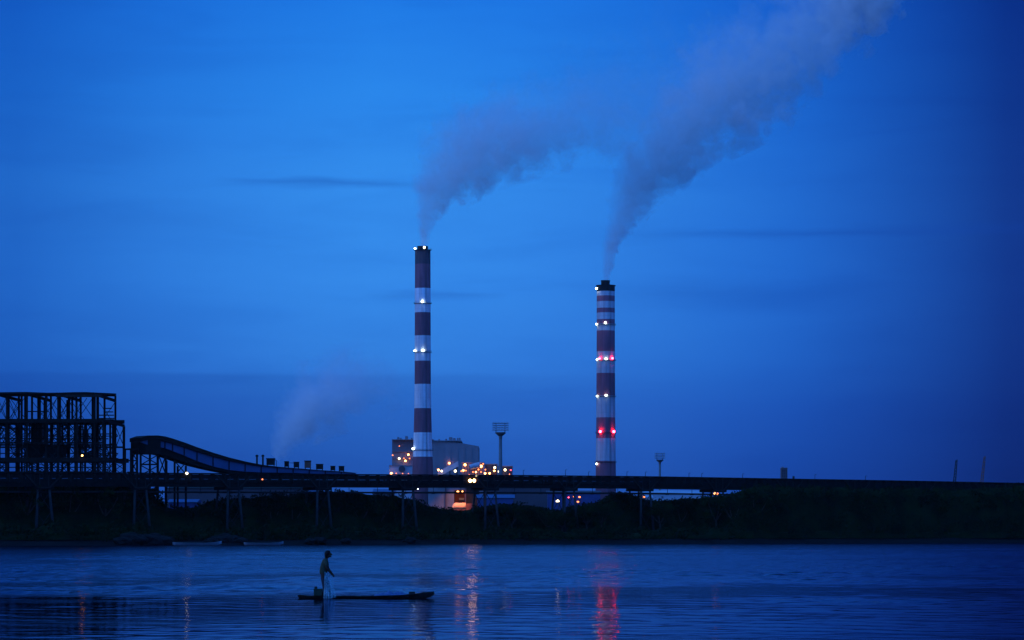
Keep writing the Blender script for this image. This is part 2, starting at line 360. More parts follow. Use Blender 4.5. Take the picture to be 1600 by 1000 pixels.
chimney('chimney', 'taller striped chimney with black cap and even red and white bands, left of the pair', 660.5, YC,
        [390.4,413.5,450.8,488.8,526,564.4,601.6,639,676.8,714.4,745], [DRK,RED,WHT,RED,WHT,RED,WHT,RED,WHT,RED],
        [(390.4,24.2),(500,24.8),(601,25.4),(640,26.6),(677,28.4),(714,30.8),(745,33.2),(835,38)],
        [(648.8,389,M_white,1.15),(663.5,388,M_warm,1.35),(660.6,472,M_white,1.35),(648.2,548.5,M_white,1.1),(661.5,548.5,M_white,1.35),(645.4,701.5,M_white,1.2)],
        [390.4,474,550,703], [(656.5,384.6,391,8.5),(665,384.8,391,7.5)], (.235,.075,.10), (.82,.82,.80))
chimney('chimney', 'shorter thicker chimney with narrow stripes near its top and red beacons', 946.5, YC,
        [453.6,463.2,472.4,481.6,490.4,499.3,507.8,517.3,550.6,584.3,619.3,652.7,686.3,721.4], [WHT,RED,WHT,RED,WHT,RED,WHT,RED,WHT,RED,WHT,RED,WHT,RED],
        [(453.6,28.2),(550,28.6),(650,29.6),(745,31.6),(835,34)],
        [(931.8,451.3,M_white,1.15),(931.8,507,M_white,1.1),(945.4,505.4,M_white,1.25),(932.5,562.5,M_white,1.05),(936.6,561,M_red,1.0),(946.4,561.5,M_white,1.25),(956.6,560.5,M_red,1.1),
         (932.6,619.3,M_white,1.05),(946.4,618.6,M_white,1.3),(937.5,674.8,M_red,1.55),(958.6,674.8,M_red,1.55),(932,725,M_white,1.1)],
        [507.5,563,619.5,676,722], [(946.5,445.8,455,28.5),(946,438.2,447,13.6)], (.33,.085,.115), (.54,.51,.52))

# ------------------------------------------------------------------ power station
def block(t, o, x0, x1, y0, y1, Y, dep, m, name='wall', zbot=1.5):
    k = Y/FPX; X0, X1 = (x0-800)*k, (x1-800)*k; zt = zpx(y0, Y); zb = zpx(y1, Y) if y1 else zbot
    b = MB(o); b.box(((X0+X1)/2, Y+dep/2, (zt+zb)/2), (X1-X0, dep, zt-zb)); return b.build(name, m, t)
YB = 3000
def boiler():
    o = P(680, 835, YB); t = thing('boiler_house', 'hulking dim boiler house with roof vents behind the taller chimney', 'power station', o)
    k = YB/FPX
    block(t, o, 612.5, 676, 687.5, None, YB, 70, M_wall, 'wall')
    q = [(676.2,689),(720,692.5),(748,697.5)]
    b = MB(o); ring = lambda yy: [Vector(((x-800)*k, yy, zpx(y, YB))) for x, y in q]+[Vector(((748-800)*k, yy, 1.5)), Vector(((676.2-800)*k, yy, 1.5))]
    b.loft([ring(YB-8), ring(YB+80)]); b.build('wall', M_wall, t)
    for x0, x1, y0, y1 in ((612,677,686.3,687.4),(677,721,688,689.4)):
        block(t, o, x0, x1, y0, y1, YB-10, 92, M_wall, 'parapet')
    for x, w, y0, y1 in ((622,3,683,687),(626,2,684,687),(635,4,681.5,687),(643,2,684,687),(686,2.5,686,690),(697,2.5,685.5,691),(704,5,683,691.5),(709.5,4,684.5,692),(715,2.2,684.2,692),(718.3,2.2,684,692.5)):
        block(t, o, x-w/2, x+w/2, y0, y1+4, YB+10, 12, M_wall, 'roof_vent')
    for x in range(682, 748, 11):
        block(t, o, x-.5, x+.5, 699, 740, YB-8.4, .35, M_wall, 'pilaster')
    for py in (705, 716, 727):
        block(t, o, 613, 645, py, py+1, YB-2.2, 2.15, M_wall, 'gantry')
    for x, y, m, r in ((638,710.4,M_orange,1.25),(623.8,716.4,M_warm,1.3),(633.4,720,M_orange,1.25),(624,697,M_dimor,.6),(613.5,711.3,M_dimor,.8),(702,723.8,M_orange,1.2),(631,716,M_dimor,.7),(640,716.5,M_dimor,.7)):
        lamp(t, o, P(x, y, YB-9 if x > 677 else YB-3), r, m)
    # annex
    o = P(627, 835, 2900); t = thing('plant_annex', 'low pale annex at the foot of the taller chimney, on its left side', 'building', o)
    block(t, o, 608, 645, 728, None, 2900, 40, M_pale, 'wall'); block(t, o, 607.6, 645.4, 726.9, 728, 2899, 43, M_wall, 'roof')
    b = MB(o); b.tube(P(628,733,2897), P(628,733,2899.9), 5.2*.65, n=20); b.build('tank_end', M_pink, t)
    for x, y, m, r in ((611.4,739.4,M_orange,1.2),(619,739.6,M_dimor,.6),(629,739.8,M_dimor,.6),(638,739.8,M_dimor,.5)): lamp(t, o, P(x, y, 2897), r, m)
    # pale inclined gallery feeding the plant
    o = P(700, 835, 2650); t = thing('inclined_gallery', 'pale straight inclined gallery rising beside the foot of the taller chimney', 'conveyor', o)
    b = MB(o); a, c = P(684, 741, 2650), P(716, 724.5, 2650)
    b.hexa([a+Vector((0,0,-2.6)), c+Vector((0,0,-2.6)), c+Vector((0,6,-2.6)), a+Vector((0,6,-2.6)), a+Vector((0,0,2.6)), c+Vector((0,0,2.6)), c+Vector((0,6,2.6)), a+Vector((0,6,2.6))]); b.build('gallery', M_pale, t)
    for x in (690, 703, 714):
        b = MB(o); yy = 741-(x-684)*.515; top = P(x, yy+4, 2653); b.bar(top, Vector((top.x, top.y, 1.5)), 1.0); b.build('leg', M_steel2, t)
    for x, y, m, r in ((685,734.2,M_orange,1.15),(690.2,736,M_warm,1.1),(711.4,736,M_warm,1.4)): lamp(t, o, P(x, y, 2646), r, m)
    # low process buildings strung with lamps
    specs = [('process_building', 'lamp dotted plant block with humped roof, right of the pale inclined gallery', 722, 756, 723.5, 2720, [(726.6,726.2,M_orange,1.45),(724,735,M_orange,1.1),(728,735.3,M_dimor,.8),(721,736,M_dimor,.9),(751.6,728.6,M_orange,1.6),(755,724.8,M_dimor,.8),(743.6,737.6,M_orange,1.0),(747.6,733.6,M_dimor,1.0),(744,743,M_warm,1.1),(739,737.5,M_dimor,.8),(751.5,737.5,M_dimor,.8),(733,741.5,M_dimor,.5)]),
             ('process_building', 'plant block directly left of the floodlight mast, its lamps in a row', 757, 777, 725.8, 2760, [(758,739.6,M_orange,1.2),(765,739.6,M_orange,1.1),(773,730.6,M_warm,1.3),(772.4,735.6,M_orange,1.1),(758.5,733.8,M_dimor,.8)]),
             ('process_building', 'rightmost small plant block, just right of the floodlight mast', 778, 801, 729, 2740, [(779.6,736.8,M_warm,1.15),(781.4,741,M_orange,1.15),(789.2,734.2,M_warm,1.4),(798,734.5,M_redweak,.7),(796,741,M_dimor,.6)])]
    for nm, lab, x0, x1, y0, Y, ls in specs:
        o = P((x0+x1)/2, 835, Y); t = thing(nm, lab, 'building', o)
        block(t, o, x0, x1, y0, None, Y, 30, M_pink if x0 > 730 else M_wall, 'wall')
        block(t, o, x0-.5, x1+.5, y0-1.2, y0, Y-1.5, 33, M_wall, 'roof')
        if x0 < 740:
            b = MB(o); b.tube(P(734, 730, Y-3), P(750, 726, Y-3), 2.6, n=16); b.build('duct', M_pale, t)
        for i in range(int((x1-x0)/4)):
            block(t, o, x0+3+i*4, x0+3.5+i*4, y0+3, 741, Y-.55, .5, M_steel2, 'column')
        for x, y, m, r in ls: lamp(t, o, P(x, y, Y-3), r, m)
boiler()

# ------------------------------------------------------------------ floodlight masts
def mast(label, px, ytop, Y, wid, rows):
    k = Y/FPX; o = Vector(((px-800)*k, Y, 1.8)); t = thing('floodlight_mast', label, 'floodlight', o, 'floodlight masts beyond the bridge')
    zt = zpx(ytop, Y); hw = wid/2; rh = .86
    zb = zt-rows*rh-.3
    b = MB(o); b.lathe(o, [(1.0, 0), (.58, zb-1.2-1.8)], 20); b.build('pole', M_mast, t, True)
    b = MB(o); b.lathe(o, [(.66, zb-2.6-1.8), (.7, zb-1.5-1.8), (2.0, zb-.4-1.8), (2.1, zb-.1-1.8), (1.6, zb-1.8)], 20); b.build('collar', M_mast, t)
    b = MB(o)
    for s in (-1, 1): b.bar((o.x+s*hw*.55, Y, zb-.2), (o.x+s*hw*.55, Y, zt), .28)
    b.bar((o.x-hw*.6, Y, zb+.02), (o.x+hw*.6, Y, zb+.02), .2); b.build('headframe', M_steel2, t)
    for r in range(rows):
        z = zt-.3-r*rh; b = MB(o); b.box((o.x, Y-.35, z), (wid, .22, .24)); bb = b.build('crossbar', M_steel2, t)
        for i in range(6):
            x = o.x-hw+hw*2*(i+.5)/6; b = MB(o); b.box((x, Y-.72, z+.20), (.62, .5, .46)); l = b.build('floodlight', M_lampbody, bb); l.parent = bb
            b = MB(o); b.box((x, Y-.985, z+.20), (.5, .02, .36)); b.build('lens', M_glassdark, bb).parent = bb
    return t
mast('nearer and taller looking floodlight mast rising right beside the lit plant', 782, 660.5, 1100, 6.3, 4)
mast('farther, smaller floodlight mast standing alone right of both chimneys', 1031, 708, 1600, 5.9, 4)

# ------------------------------------------------------------------ conveyor bridge
BD = Vector((207.9, 145, 0)).normalized(); BN = Vector((BD.y, -BD.x, 0))        # along, and towards the camera
def bridgeY(px): k = (px-800)/FPX; return 568.4/(1-.6975*k)
def bpt(px): Y = bridgeY(px); return Vector(((px-800)/FPX*Y, Y, 0))
ORG = bpt(0)
def BP(s, n, z): return ORG + BD*s + BN*n + Vector((0, 0, z))
def spx(px): return (bpt(px)-ORG).dot(BD)
TOPS = [(spx(p), zpx(y, bridgeY(p))) for p, y in ((-150,737.5),(0,737.5),(212,738.5),(400,740),(560,741),(800,742.3),(1000,744.2),(1200,747.6),(1400,751),(1600,755),(1800,760))]
def zt(s):
    for (a, za), (c, zc) in zip(TOPS, TOPS[1:]):
        if s <= c: return za+(zc-za)*(s-a)/(c-a)
    return TOPS[-1][1]
def strip(b, s0, s1, n0, n1, d0, d1, step=5.0):
    """box following the deck profile from s0 to s1, d0..d1 below the top line"""
    k = max(1, int((s1-s0)/step)); rings = []
    for i in range(k+1):
        s = s0+(s1-s0)*i/k; z = zt(s); rings.append([BP(s, n0, z-d1), BP(s, n1, z-d1), BP(s, n1, z-d0), BP(s, n0, z-d0)])
    b.loft(rings)
S0 = spx(212); PITCH = 19.35
piers = [S0+PITCH*i for i in range(-2, 12)]
def bridge():
    o = BP(spx(800), 0, 1.2); t = thing('conveyor_bridge', 'long dark roofed conveyor bridge on splayed legs running the width of the far bank', 'bridge', o)
    W = 1.9
    ends = [piers[0]-PITCH*.5-12]+[p+PITCH*.5 for p in piers[:-1]]+[piers[-1]+PITCH*.5+20]
    for a, c in zip(ends, ends[1:]):
        b = MB(o); strip(b, a+.02, c-.02, -W, W, 1.75, 2.55); sp = b.build('span', M_steel, t)
        b = MB(o); strip(b, a+.02, c-.02, -W-.35, W+.35, 0, .16); b.build('roof', M_roof, sp).parent = sp
        b = MB(o)
        for n in (-W, W): strip(b, a+.02, c-.02, n-.05, n+.05, .27, 1.05)
        b.build('cladding', M_roof, sp).parent = sp
        b = MB(o)
        for n in (-W-.09, W+.09):
            strip(b, a+.02, c-.02, n-.10, n+.10, 1.15, 1.76); s = a+.3
            k = 0
            while s < c-.3:
                b.bar(BP(s, n, zt(s)-.15), BP(s, n, zt(s)-1.8), .70, .2)
                e = min(s+2.42, c-.1); b.bar(BP(s, n, zt(s)-1.3), BP(e, n, zt(e)-1.8) if k % 2 else BP(e, n, zt(e)-1.75), .16); s += 2.42; k += 1
        b.build('truss', M_steel, sp).parent = sp
        b = MB(o); strip(b, a+.02, c-.02, -.7, .7, 1.5, 1.74); b.build('belt', M_roof, sp).parent = sp
        # service pipe slung below on hangers
        b = MB(o); k = 4
        for i in range(k):
            s, e = a+(c-a)*i/k, a+(c-a)*(i+1)/k
            b.tube(BP(s, 1.2, zt(s)-3.55), BP(e, 1.2, zt(e)-3.55), .17, n=8); b.tube(BP(s, .7, zt(s)-3.50), BP(e, .7, zt(e)-3.50), .11, n=8)
        for i in range(3):
            s = a+(c-a)*(i+.5)/3; b.bar(BP(s, 1.0, zt(s)-2.5), BP(s, 1.0, zt(s)-3.6), .1); b.bar(BP(s, .4, zt(s)-3.72), BP(s, 1.5, zt(s)-3.72), .12)
        b.build('service_pipe', M_steel2, sp).parent = sp
    for i, s in enumerate(piers):
        zc = zt(s)-2.56; base = 1.0 if 2 <= i <= 8 else 1.2
        b = MB(o)
        b.hexa([BP(s+x, n, zc-.55) for x, n in ((-1.9,-2.2),(1.9,-2.2),(1.9,2.2),(-1.9,2.2))]+[BP(s+x, n, zc) for x, n in ((-1.9,-2.2),(1.9,-2.2),(1.9,2.2),(-1.9,2.2))])
        cr = b.build('pier', M_steel, t)
        for n in (-1.9, 1.9):
            for x in (-1, 1):
                b = MB(o); b.tube(BP(s+x*1.15, n, zc-.5), BP(s+x*1.75, n*1.35, base+.2), .21, .25, n=10); b.build('leg', M_pierp, cr, True).parent = cr
            b = MB(o); zz = [base+.8, (base+zc)/2, zc-.8]
            for z0, z1 in zip(zz, zz[1:]): 
                b.bar(BP(s-1.6, n*1.15, z0), BP(s+1.35, n*1.05, z1), .10); b.bar(BP(s+1.6, n*1.15, z0), BP(s-1.35, n*1.05, z1), .10)
            b.build('brace', M_steel2, cr).parent = cr
            b = MB(o)
            for x in (-1, 1):
                b.bar(BP(s+x*1.0, n*1.12, zc-.3), BP(s+x*3.6, n*1.12, zt(s+x*3.6)-.45), .22); b.bar(BP(s+x*.9, n*1.12, zc-.1), BP(s+x*.9, n*1.12, zt(s)-.4), .18)
            b.bar(BP(s-1.3, n*1.12, zc-.2), BP(s+1.3, n*1.12, zc-.2), .16)
            b.build('bracket', M_steel2, cr).parent = cr
        b = MB(o)
        b.hexa([BP(s+x, n, -.3) for x, n in ((-2.9,-3.4),(2.9,-3.4),(2.9,3.4),(-2.9,3.4))]+[BP(s+x, n, base+.4) for x, n in ((-2.4,-3.0),(2.4,-3.0),(2.4,3.0),(-2.4,3.0))]); b.build('footing', M_conc, cr).parent = cr
    for px, py, n, m, r in ((734.6,751.2,2.2,M_flood,.40),(740.6,751,2.2,M_flood,.42),(292,739.5,2.2,M_softw,.26),(410,749,2.2,M_dimor,.16),(1116.5,771,2.6,M_soft,.28),(1121,771.5,2.6,M_dimor,.25),(652.8,764,2.0,M_white,.12)):
        Y = bridgeY(px)-2.6; lamp(t, o, P(px, py, Y), r, m)
bridge()
def bridge_lamp_posts():
    for i, (px, h) in enumerate(((823,1.0),(889,1.15),(925,.8),(985,.9),(1014,.9),(1082,.85),(1102,.85),(1166,.9),(1279,1.0),(1358,.9))):
        s = spx(px); q = BP(s, -1.2, zt(s))
        t = thing('lamp_post', 'thin unlit lamp post standing on top of the conveyor bridge', 'lamp post', q, 'lamp posts along the conveyor bridge')
        b = MB(q); b.tube(q, q+Vector((0,0,h)), .06, .04, n=6); b.build('pole', M_steel2, t)
        b = MB(q); b.bar(q+Vector((0,0,h)), q+BN*.5+Vector((0,0,h+.05)), .08); b.build('arm', M_steel2, t)
bridge_lamp_posts()

# ------------------------------------------------------------------ covered gallery curving down on to the bridge
def gallery():
    Yg = lambda px: bridgeY(px)+7
    pts = [(211.5,684.5,6,0,708),(222,681,7,7,708),(238,680.8,8,9,709),(250,682.5,8,10,711.5),(262,686,8,11,716),(280,692,7.5,12.5,722),(300,699.5,7,14,728),(325,708,6,15,734),(350,715.5,5,14,739),(375,721.5,3.6,12,743),(400,726.5,2.4,9.5,745),(425,729.5,1.2,8,746),(450,731.6,.5,7,746),(475,733.6,.4,6,746.5),(500,735.4,.4,5,747),(525,737,.4,4,747),(548,739.2,.4,3,747)]
    o = P(300, 740, Yg(300)); o.z = 1.5; t = thing('conveyor_gallery', 'covered blue sided conveyor gallery sweeping down from its raised head end', 'conveyor', o)
    def lay(f0, f1, d0, d1, nm, m):
        b = MB(o); rings = []
        for p in pts:
            y0, y1 = f0(p), f1(p)
            if y1-y0 < .25: y1 = y0+.25
            Y = Yg(p[0]); a0, a1 = P(p[0], y0, Y), P(p[0], y1, Y); dn, df = BN*d0, -BN*d1
            rings.append([a1+dn, a1+df, a0+df, a0+dn])
        b.loft(rings); return b.build(nm, m, t)
    lay(lambda p: p[1], lambda p: p[1]+p[2], 2.3, 2.3, 'roof', M_roof)
    lay(lambda p: p[1]+p[2]+.02, lambda p: p[1]+p[2]+p[3], 1.9, 1.9, 'wall', M_blue)
    lay(lambda p: p[1]+p[2]+p[3]+.02, lambda p: p[4], 1.7, 1.7, 'under_truss', M_steel)
    b = MB(o)
    for i in range(3, 16):
        p, q = pts[i], pts[i]; Y = Yg(p[0]); b.bar(P(p[0], p[1]+p[2]+.2, Y)+BN*1.98, P(p[0], p[1]+p[2]+p[3], Y)+BN*1.98, .18)
    b.build('wall_rib', M_roof, t)
    Yh = Yg(225)
    b = MB(o); b.hexa([P(x, y, Yh)+BN*n for y in (710, 686) for x, n in ((212.2,2.05),(243,2.05),(243,-2.05),(212.2,-2.05))]); b.build('head_house', M_roof, t)
    for x0 in (213.5, 240.5, 252.5, 266.5, 284):
        for n in (-1.6, 1.6):
            b = MB(o); y = 708 if x0 < 250 else 712+(x0-252)*.5; Y = Yg(x0); a = P(x0, y, Y)+BN*n; b.bar(a, (a.x, a.y, 1.2), .36); b.build('trestle_leg', M_steel, t)
    b = MB(o)
    for x0, x1, y0, y1 in ((214,240,711,726),(214,240,728,742),(241,252,712,742),(267,284,722,742)):
        Y = Yg(x0); nn = BN*1.8
        b.bar(P(x0, y0, Y)+nn, P(x1, y1, Yg(x1))+nn, .16); b.bar(P(x0, y1, Y)+nn, P(x1, y0, Yg(x1))+nn, .16); b.bar(P(x0, y1, Y)+nn, P(x1, y1, Yg(x1))+nn, .28)
    b.build('trestle_brace', M_steel, t)
    # drive platform left of the head
    o2 = P(205, 740, Yg(205)); o2.z = 1.5; t2 = thing('drive_tower', 'narrow open steel tower between the skeletal frame and the gallery head', 'tower', o2)
    for x in (200, 209.5):
        for n in (-1.2, 1.2):
            b = MB(o2); a = P(x, 702, Yg(x))+BN*n; b.bar(a, (a.x, a.y, 1.2), .38); b.build('leg', M_steel, t2)
    b = MB(o2); b.hexa([P(x, y, Yg(205))+BN*n for y in (703, 700.6) for x, n in ((198.2,1.7),(212,1.7),(212,-1.7),(198.2,-1.7))]); b.build('top_platform', M_steel, t2)
    b = MB(o2)
    for y0, y1 in ((704,720),(720,738)):
        b.bar(P(200, y0, Yg(200))+BN*1.25, P(209, y1, Yg(209))+BN*1.25, .15); b.bar(P(200, y1, Yg(200))+BN*1.25, P(209, y0, Yg(209))+BN*1.25, .15); b.bar(P(194, y1, Yg(200))+BN*1.25, P(209, y1, Yg(209))+BN*1.25, .24)
    b.build('brace', M_steel, t2)
    # small equipment housings standing on the lower end of the gallery
    def rooftop(px):
        for p, q in zip(pts, pts[1:]):
            if p[0] <= px <= q[0]: return p[1]+(q[1]-p[1])*(px-p[0])/(q[0]-p[0])
    for lab, x0, x1, y0, m in (('largest equipment cabin on the gallery, square and dark with a side frame', 416.5, 429, 715.8, M_steel2), ('small dark cabin second from the big square cabin, paired by a rail with the next', 444.5, 451, 720.5, M_steel),
                            ('small dark cabin right of the railed pair gap on the gallery', 459, 467, 721.5, M_steel2), ('rust coloured stubby cabin midway along the low end of the gallery', 476, 485.5, 719.5, M_rust),
                            ('squat grey cabin right next to the rust coloured one', 494, 504.5, 724.8, M_steel2), ('left cabin of the last pair at the low end of the gallery', 516.5, 523.5, 727.8, M_steel), ('last cabin at the low right end of the gallery', 529.5, 537.5, 728, M_steel)):
        Y = Yg((x0+x1)/2)-.6; yb = rooftop((x0+x1)/2)-.3; a, c = P(x0, yb, Y), P(x1, y0, Y); q = Vector(((a.x+c.x)/2, Y, a.z))
        t3 = thing('equipment_cabin', lab, 'cabin', q, 'cabins on the low end of the gallery'); w, h = c.x-a.x, c.z-a.z
        b = MB(q); b.box(q+Vector((0, .3, h*.55)), (w, 1.2, h*.72)); b.build('body', m, t3)
        b = MB(q); b.box(q+Vector((0, .3, h*.95)), (w*1.12, 1.4, h*.08)); b.build('roof', M_roof, t3)
        for s in (-1, 1):
            b = MB(q); b.bar(q+Vector((s*w*.42, .3, -.3)), q+Vector((s*w*.42, .3, h*.2)), .16); b.build('leg', M_steel, t3)
        if x0 < 420:
            b = MB(q); b.bar(q+Vector((w*.5, 0, h*.85)), q+Vector((w*.72, 0, h*.7)), .1); b.bar(q+Vector((w*.72, 0, h*.7)), q+Vector((w*.72, 0, -.2)), .1); b.build('side_frame', M_steel, t3)
        if 440 < x0 < 450:
            b = MB(q); b.bar(q+Vector((w*.4, 0, h*.75)), q+Vector((w*.5+1.0, 0, h*.72)), .08); b.build('rail', M_steel, t3)
    for lab, x in (('left upright vent pipe at the foot of the gallery slope', 401.5), ('right upright vent pipe, next to the big square cabin', 410.8)):
        Y = Yg(x)-.6; yb = rooftop(x)-.3; q = P(x, yb+.6, Y); top = P(x, 712.5, Y)
        t3 = thing('vent_pipe', lab, 'pipe', q, 'vent pipes on the gallery')
        b = MB(q); b.tube(q, top, .17, n=10); b.build('pipe', M_steel2, t3, False); b = MB(q); b.lathe(top, [(.3,-.1),(.3,.08),(.05,.28)], 10); b.build('cowl', M_steel, t3)
gallery()

# ------------------------------------------------------------------ skeletal steel frame on the left
def frame():
    Y0 = 518; k = Y0/FPX; o = Vector(((80-800)*k, Y0+14, 1.3)); t = thing('steel_frame_building', 'open skeletal steel building of three storeys at the left edge', 'building', o)
    rows = (Y0, Y0+12.5, Y0+27); rk = 0
    up = [-58,-30,-6,11,42,72,91,119.5,148]; X = lambda px: (px-800)*k
    L = {'roof': 616.5, 'mid': 657.5, 'thin': 692, 'low': 718.5, 'deck': 739}; Z = {a: zpx(b, Y0) for a, b in L.items()}
    def part(nm, m, f):
        b = MB(o); f(b); return b.build(nm, m, t)
    for r, y in enumerate(rows):
        for i, px in enumerate(up):
            if r == 1 and i in (5, 7): continue
            if px < 0 and r == 0 and i == 0: pass
            part('column', M_steel, lambda b: b.bar((X(px), y, 1.0), (X(px), y, Z['roof']+.58*r), .36, .36))
        part('column', M_steel, lambda b: b.bar((X(162), y, 1.0), (X(162), y, Z['mid']), .46, .46))
        for nm, z, h, xe in (('roof', Z['roof'], .45, 148), ('mid', Z['mid'], .70, 163), ('thin', Z['thin'], .32, 163), ('low', Z['low'], .8, 170), ('deck', Z['deck'], .6, 170)):
            part('beam', M_steel, lambda b: b.box(((X(-60)+X(xe))/2, y-.02-.03*len(nm), z+r*{'roof': .58, 'mid': .42, 'thin': 0, 'low': .25, 'deck': 0}[nm]), (X(xe)-X(-60), .44, h)))
    for i, px in enumerate(up[1:]+[162]):
        for nm in ('roof', 'mid', 'low'):
            if px == 162 and nm == 'roof': continue
            if (i+len(nm)) % 2: part('cross_beam', M_steel, lambda b: b.bar((X(px)-.02, rows[0], Z[nm]+.1), (X(px)-.02, rows[2], Z[nm]+.1), .36, .5))
    # roof deck: thin, gently ridged sheet
    b = MB(o); xs = [-60,25,42,75,95,118,136,148.6]; zz = [614,612.9,612.7,613.9,613.7,613.0,612.9,613.6]
    b.loft([[Vector((X(x), Y0-.9, zpx(z+2.4, Y0))), Vector((X(x), Y0+27.9, zpx(z-8, Y0))), Vector((X(x), Y0+27.9, zpx(z-10.4, Y0))), Vector((X(x), Y0-.9, zpx(z, Y0)))] for x, z in zip(xs, zz)]); b.build('roof', M_roof, t)
    b = MB(o); b.box(((X(86)+X(160))/2, Y0-.6, zpx(618.6, Y0)), (X(150)-X(80), .5, .5)); b.build('fascia', M_steel2, t)
    for z, xa, xb, d0, d1 in ((Z['mid']+.3, -60, 162.6, .7, 26.3), (Z['low']+.15, -60, 163, .7, 26.3)):
        b = MB(o); b.box(((X(xa)+X(xb))/2, Y0+(d0+d1)/2, z), (X(xb)-X(xa)-.3, d1-d0, .18)); b.build('floor', M_steel, t)
    bays = list(zip(up[1:], up[2:]+[162]))
    for r, y in enumerate(rows):
        for j, (a, c) in enumerate(bays):
            for s, (z0, z1) in enumerate(((Z['mid'], Z['roof']), (Z['thin'], Z['mid']), (Z['low'], Z['thin']), (Z['deck'], Z['low']))):
                if c == 162 and s == 0: continue
                if (j*7+r*3+s*5) % 4 == 1 and not (r == 0 and s == 0 and j in (4,)): continue
                w = .13 if s else .10
                b = MB(o); yy = y+.06*r+.3
                if (j+r+s) % 3 == 0 and s:
                    m_ = (z0+z1)/2
                    b.bar((X(a), yy, m_), (X(c), yy, z1), w); b.bar((X(a), yy, z1), (X(c), yy, m_), w); b.bar((X(a), yy, z0), (X(c), yy, m_), w); b.bar((X(a), yy, m_), (X(c), yy, z0), w)
                else:
                    b.bar((X(a), yy, z0), (X(c), yy, z1), w); b.bar((X(a), yy, z1), (X(c), yy, z0), w)
                b.build('brace', M_steel, t)
    # secondary posts, ledgers and stairs
    for px, za, zb, y in ((3,'low','roof',7),(18,'low','mid',16),(36,'low','mid',11),(47,'mid','roof',16),(66,'low','mid',19),(77,'mid','roof',21),(87,'low','roof',5),(95,'low','mid',22),(105,'mid','roof',6),(113,'low','mid',3),(124,'low','roof',17),(137,'low','mid',20),(154,'low','mid',15),(157,'low','mid',6),(22,'thin','mid',6),(30.5,'mid','roof',6),(51,'mid','roof',8),(62,'thin','mid',5),(81,'low','roof',9),(129.6,'low','mid',4),(132,'low','roof',10),(142,'low','roof',8),(108,'low','mid',9),(100,'thin','mid',13),(58,'low','thin',13)):
        part('post', M_steel, lambda b: b.bar((X(px), Y0+y, Z[za]), (X(px), Y0+y, Z[zb]), .34))
    for x0, x1, py, y in ((32,70,641.5,4),(136,148,630,22),(136,148,635,24),(120,148,640,25),(-10,60,684,3),(105,162,676,7),(120,148,645,26)):
        part('ledger', M_steel, lambda b: b.bar((X(x0), Y0+y, zpx(py, Y0)), (X(x1), Y0+y, zpx(py, Y0)), .2))
    for i, (x0, x1, x2) in enumerate(((30, 41, 59.5), (64, 76, 95.5))):
        b = MB(o); y0, y1 = Y0+1.2, Y0+8
        tz, bz = zpx(696.5, Y0), zpx(713.5, Y0)
        b.hexa([(X(x0+2), y0+1.5, bz), (X(x2-1), y0+1.5, bz), (X(x2-1), y1-1.5, bz), (X(x0+2), y1-1.5, bz), (X(x1), y0, tz), (X(x2), y0, tz), (X(x2), y1, tz), (X(x1), y1, tz)]); h = b.build('hopper', M_steel2, t)
        b = MB(o); b.box(((X(x1)+X(x2))/2, (y0+y1)/2, tz+.12), (X(x2)-X(x1)+.5, y1-y0+.5, .22)); b.build('rim', M_steel, h).parent = h
    for x0, x1, p0, p1, y in ((41,55,660,692,7),(101,108,664,690,22),(14,40,704,717,16),(100,118,703,717,18)):
        b = MB(o); b.box(((X(x0)+X(x1))/2, Y0+y+.9, (zpx(p0, Y0)+zpx(p1, Y0))/2), (X(x1)-X(x0), 1.5, zpx(p0, Y0)-zpx(p1, Y0))); b.build('machinery', M_steel2, t)
    rnd = random.Random(6)
    for y in (6.2, 19.5):
        px = -30 if y > 10 else -44
        while px < 160:
            w_ = rnd.choice((9, 12, 16)); e = min(px+w_, 162)
            part('post', M_steel, lambda b: b.bar((X(px), Y0+y, Z['deck']), (X(px), Y0+y, Z['mid']), rnd.choice((.18,.26,.34))))
            for za, zb in (('low','thin'),('thin','mid')):
                if rnd.random() < .7:
                    z0, z1 = Z[za], Z[zb]; m_ = (z0+z1)/2; b = MB(o)
                    b.bar((X(px), Y0+y+.2, z0), (X(e), Y0+y+.2, m_), .13); b.bar((X(e), Y0+y+.2, m_), (X(px), Y0+y+.2, z1), .13)
                    if rnd.random() < .6: b.bar((X(e), Y0+y+.2, z0), (X(px), Y0+y+.2, m_), .11); b.bar((X(px), Y0+y+.2, m_), (X(e), Y0+y+.2, z1), .11)
                    b.build('lattice', M_steel, t)
            px = e
    for py, y, x0, x1 in ((668,6,-40,100),(676,19,0,162),(684,6,40,162),(704,19,-40,162),(729,6,-40,162)):
        part('ledger', M_steel, lambda b: b.bar((X(x0), Y0+y, zpx(py, Y0)), (X(x1), Y0+y, zpx(py, Y0)), .18))
    lamp(t, o, (X(129.5), Y0-.8, zpx(712, Y0)), .20, M_orange); lamp(t, o, (X(32), Y0-.8, zpx(838, Y0)), .14, M_dimor)
frame()

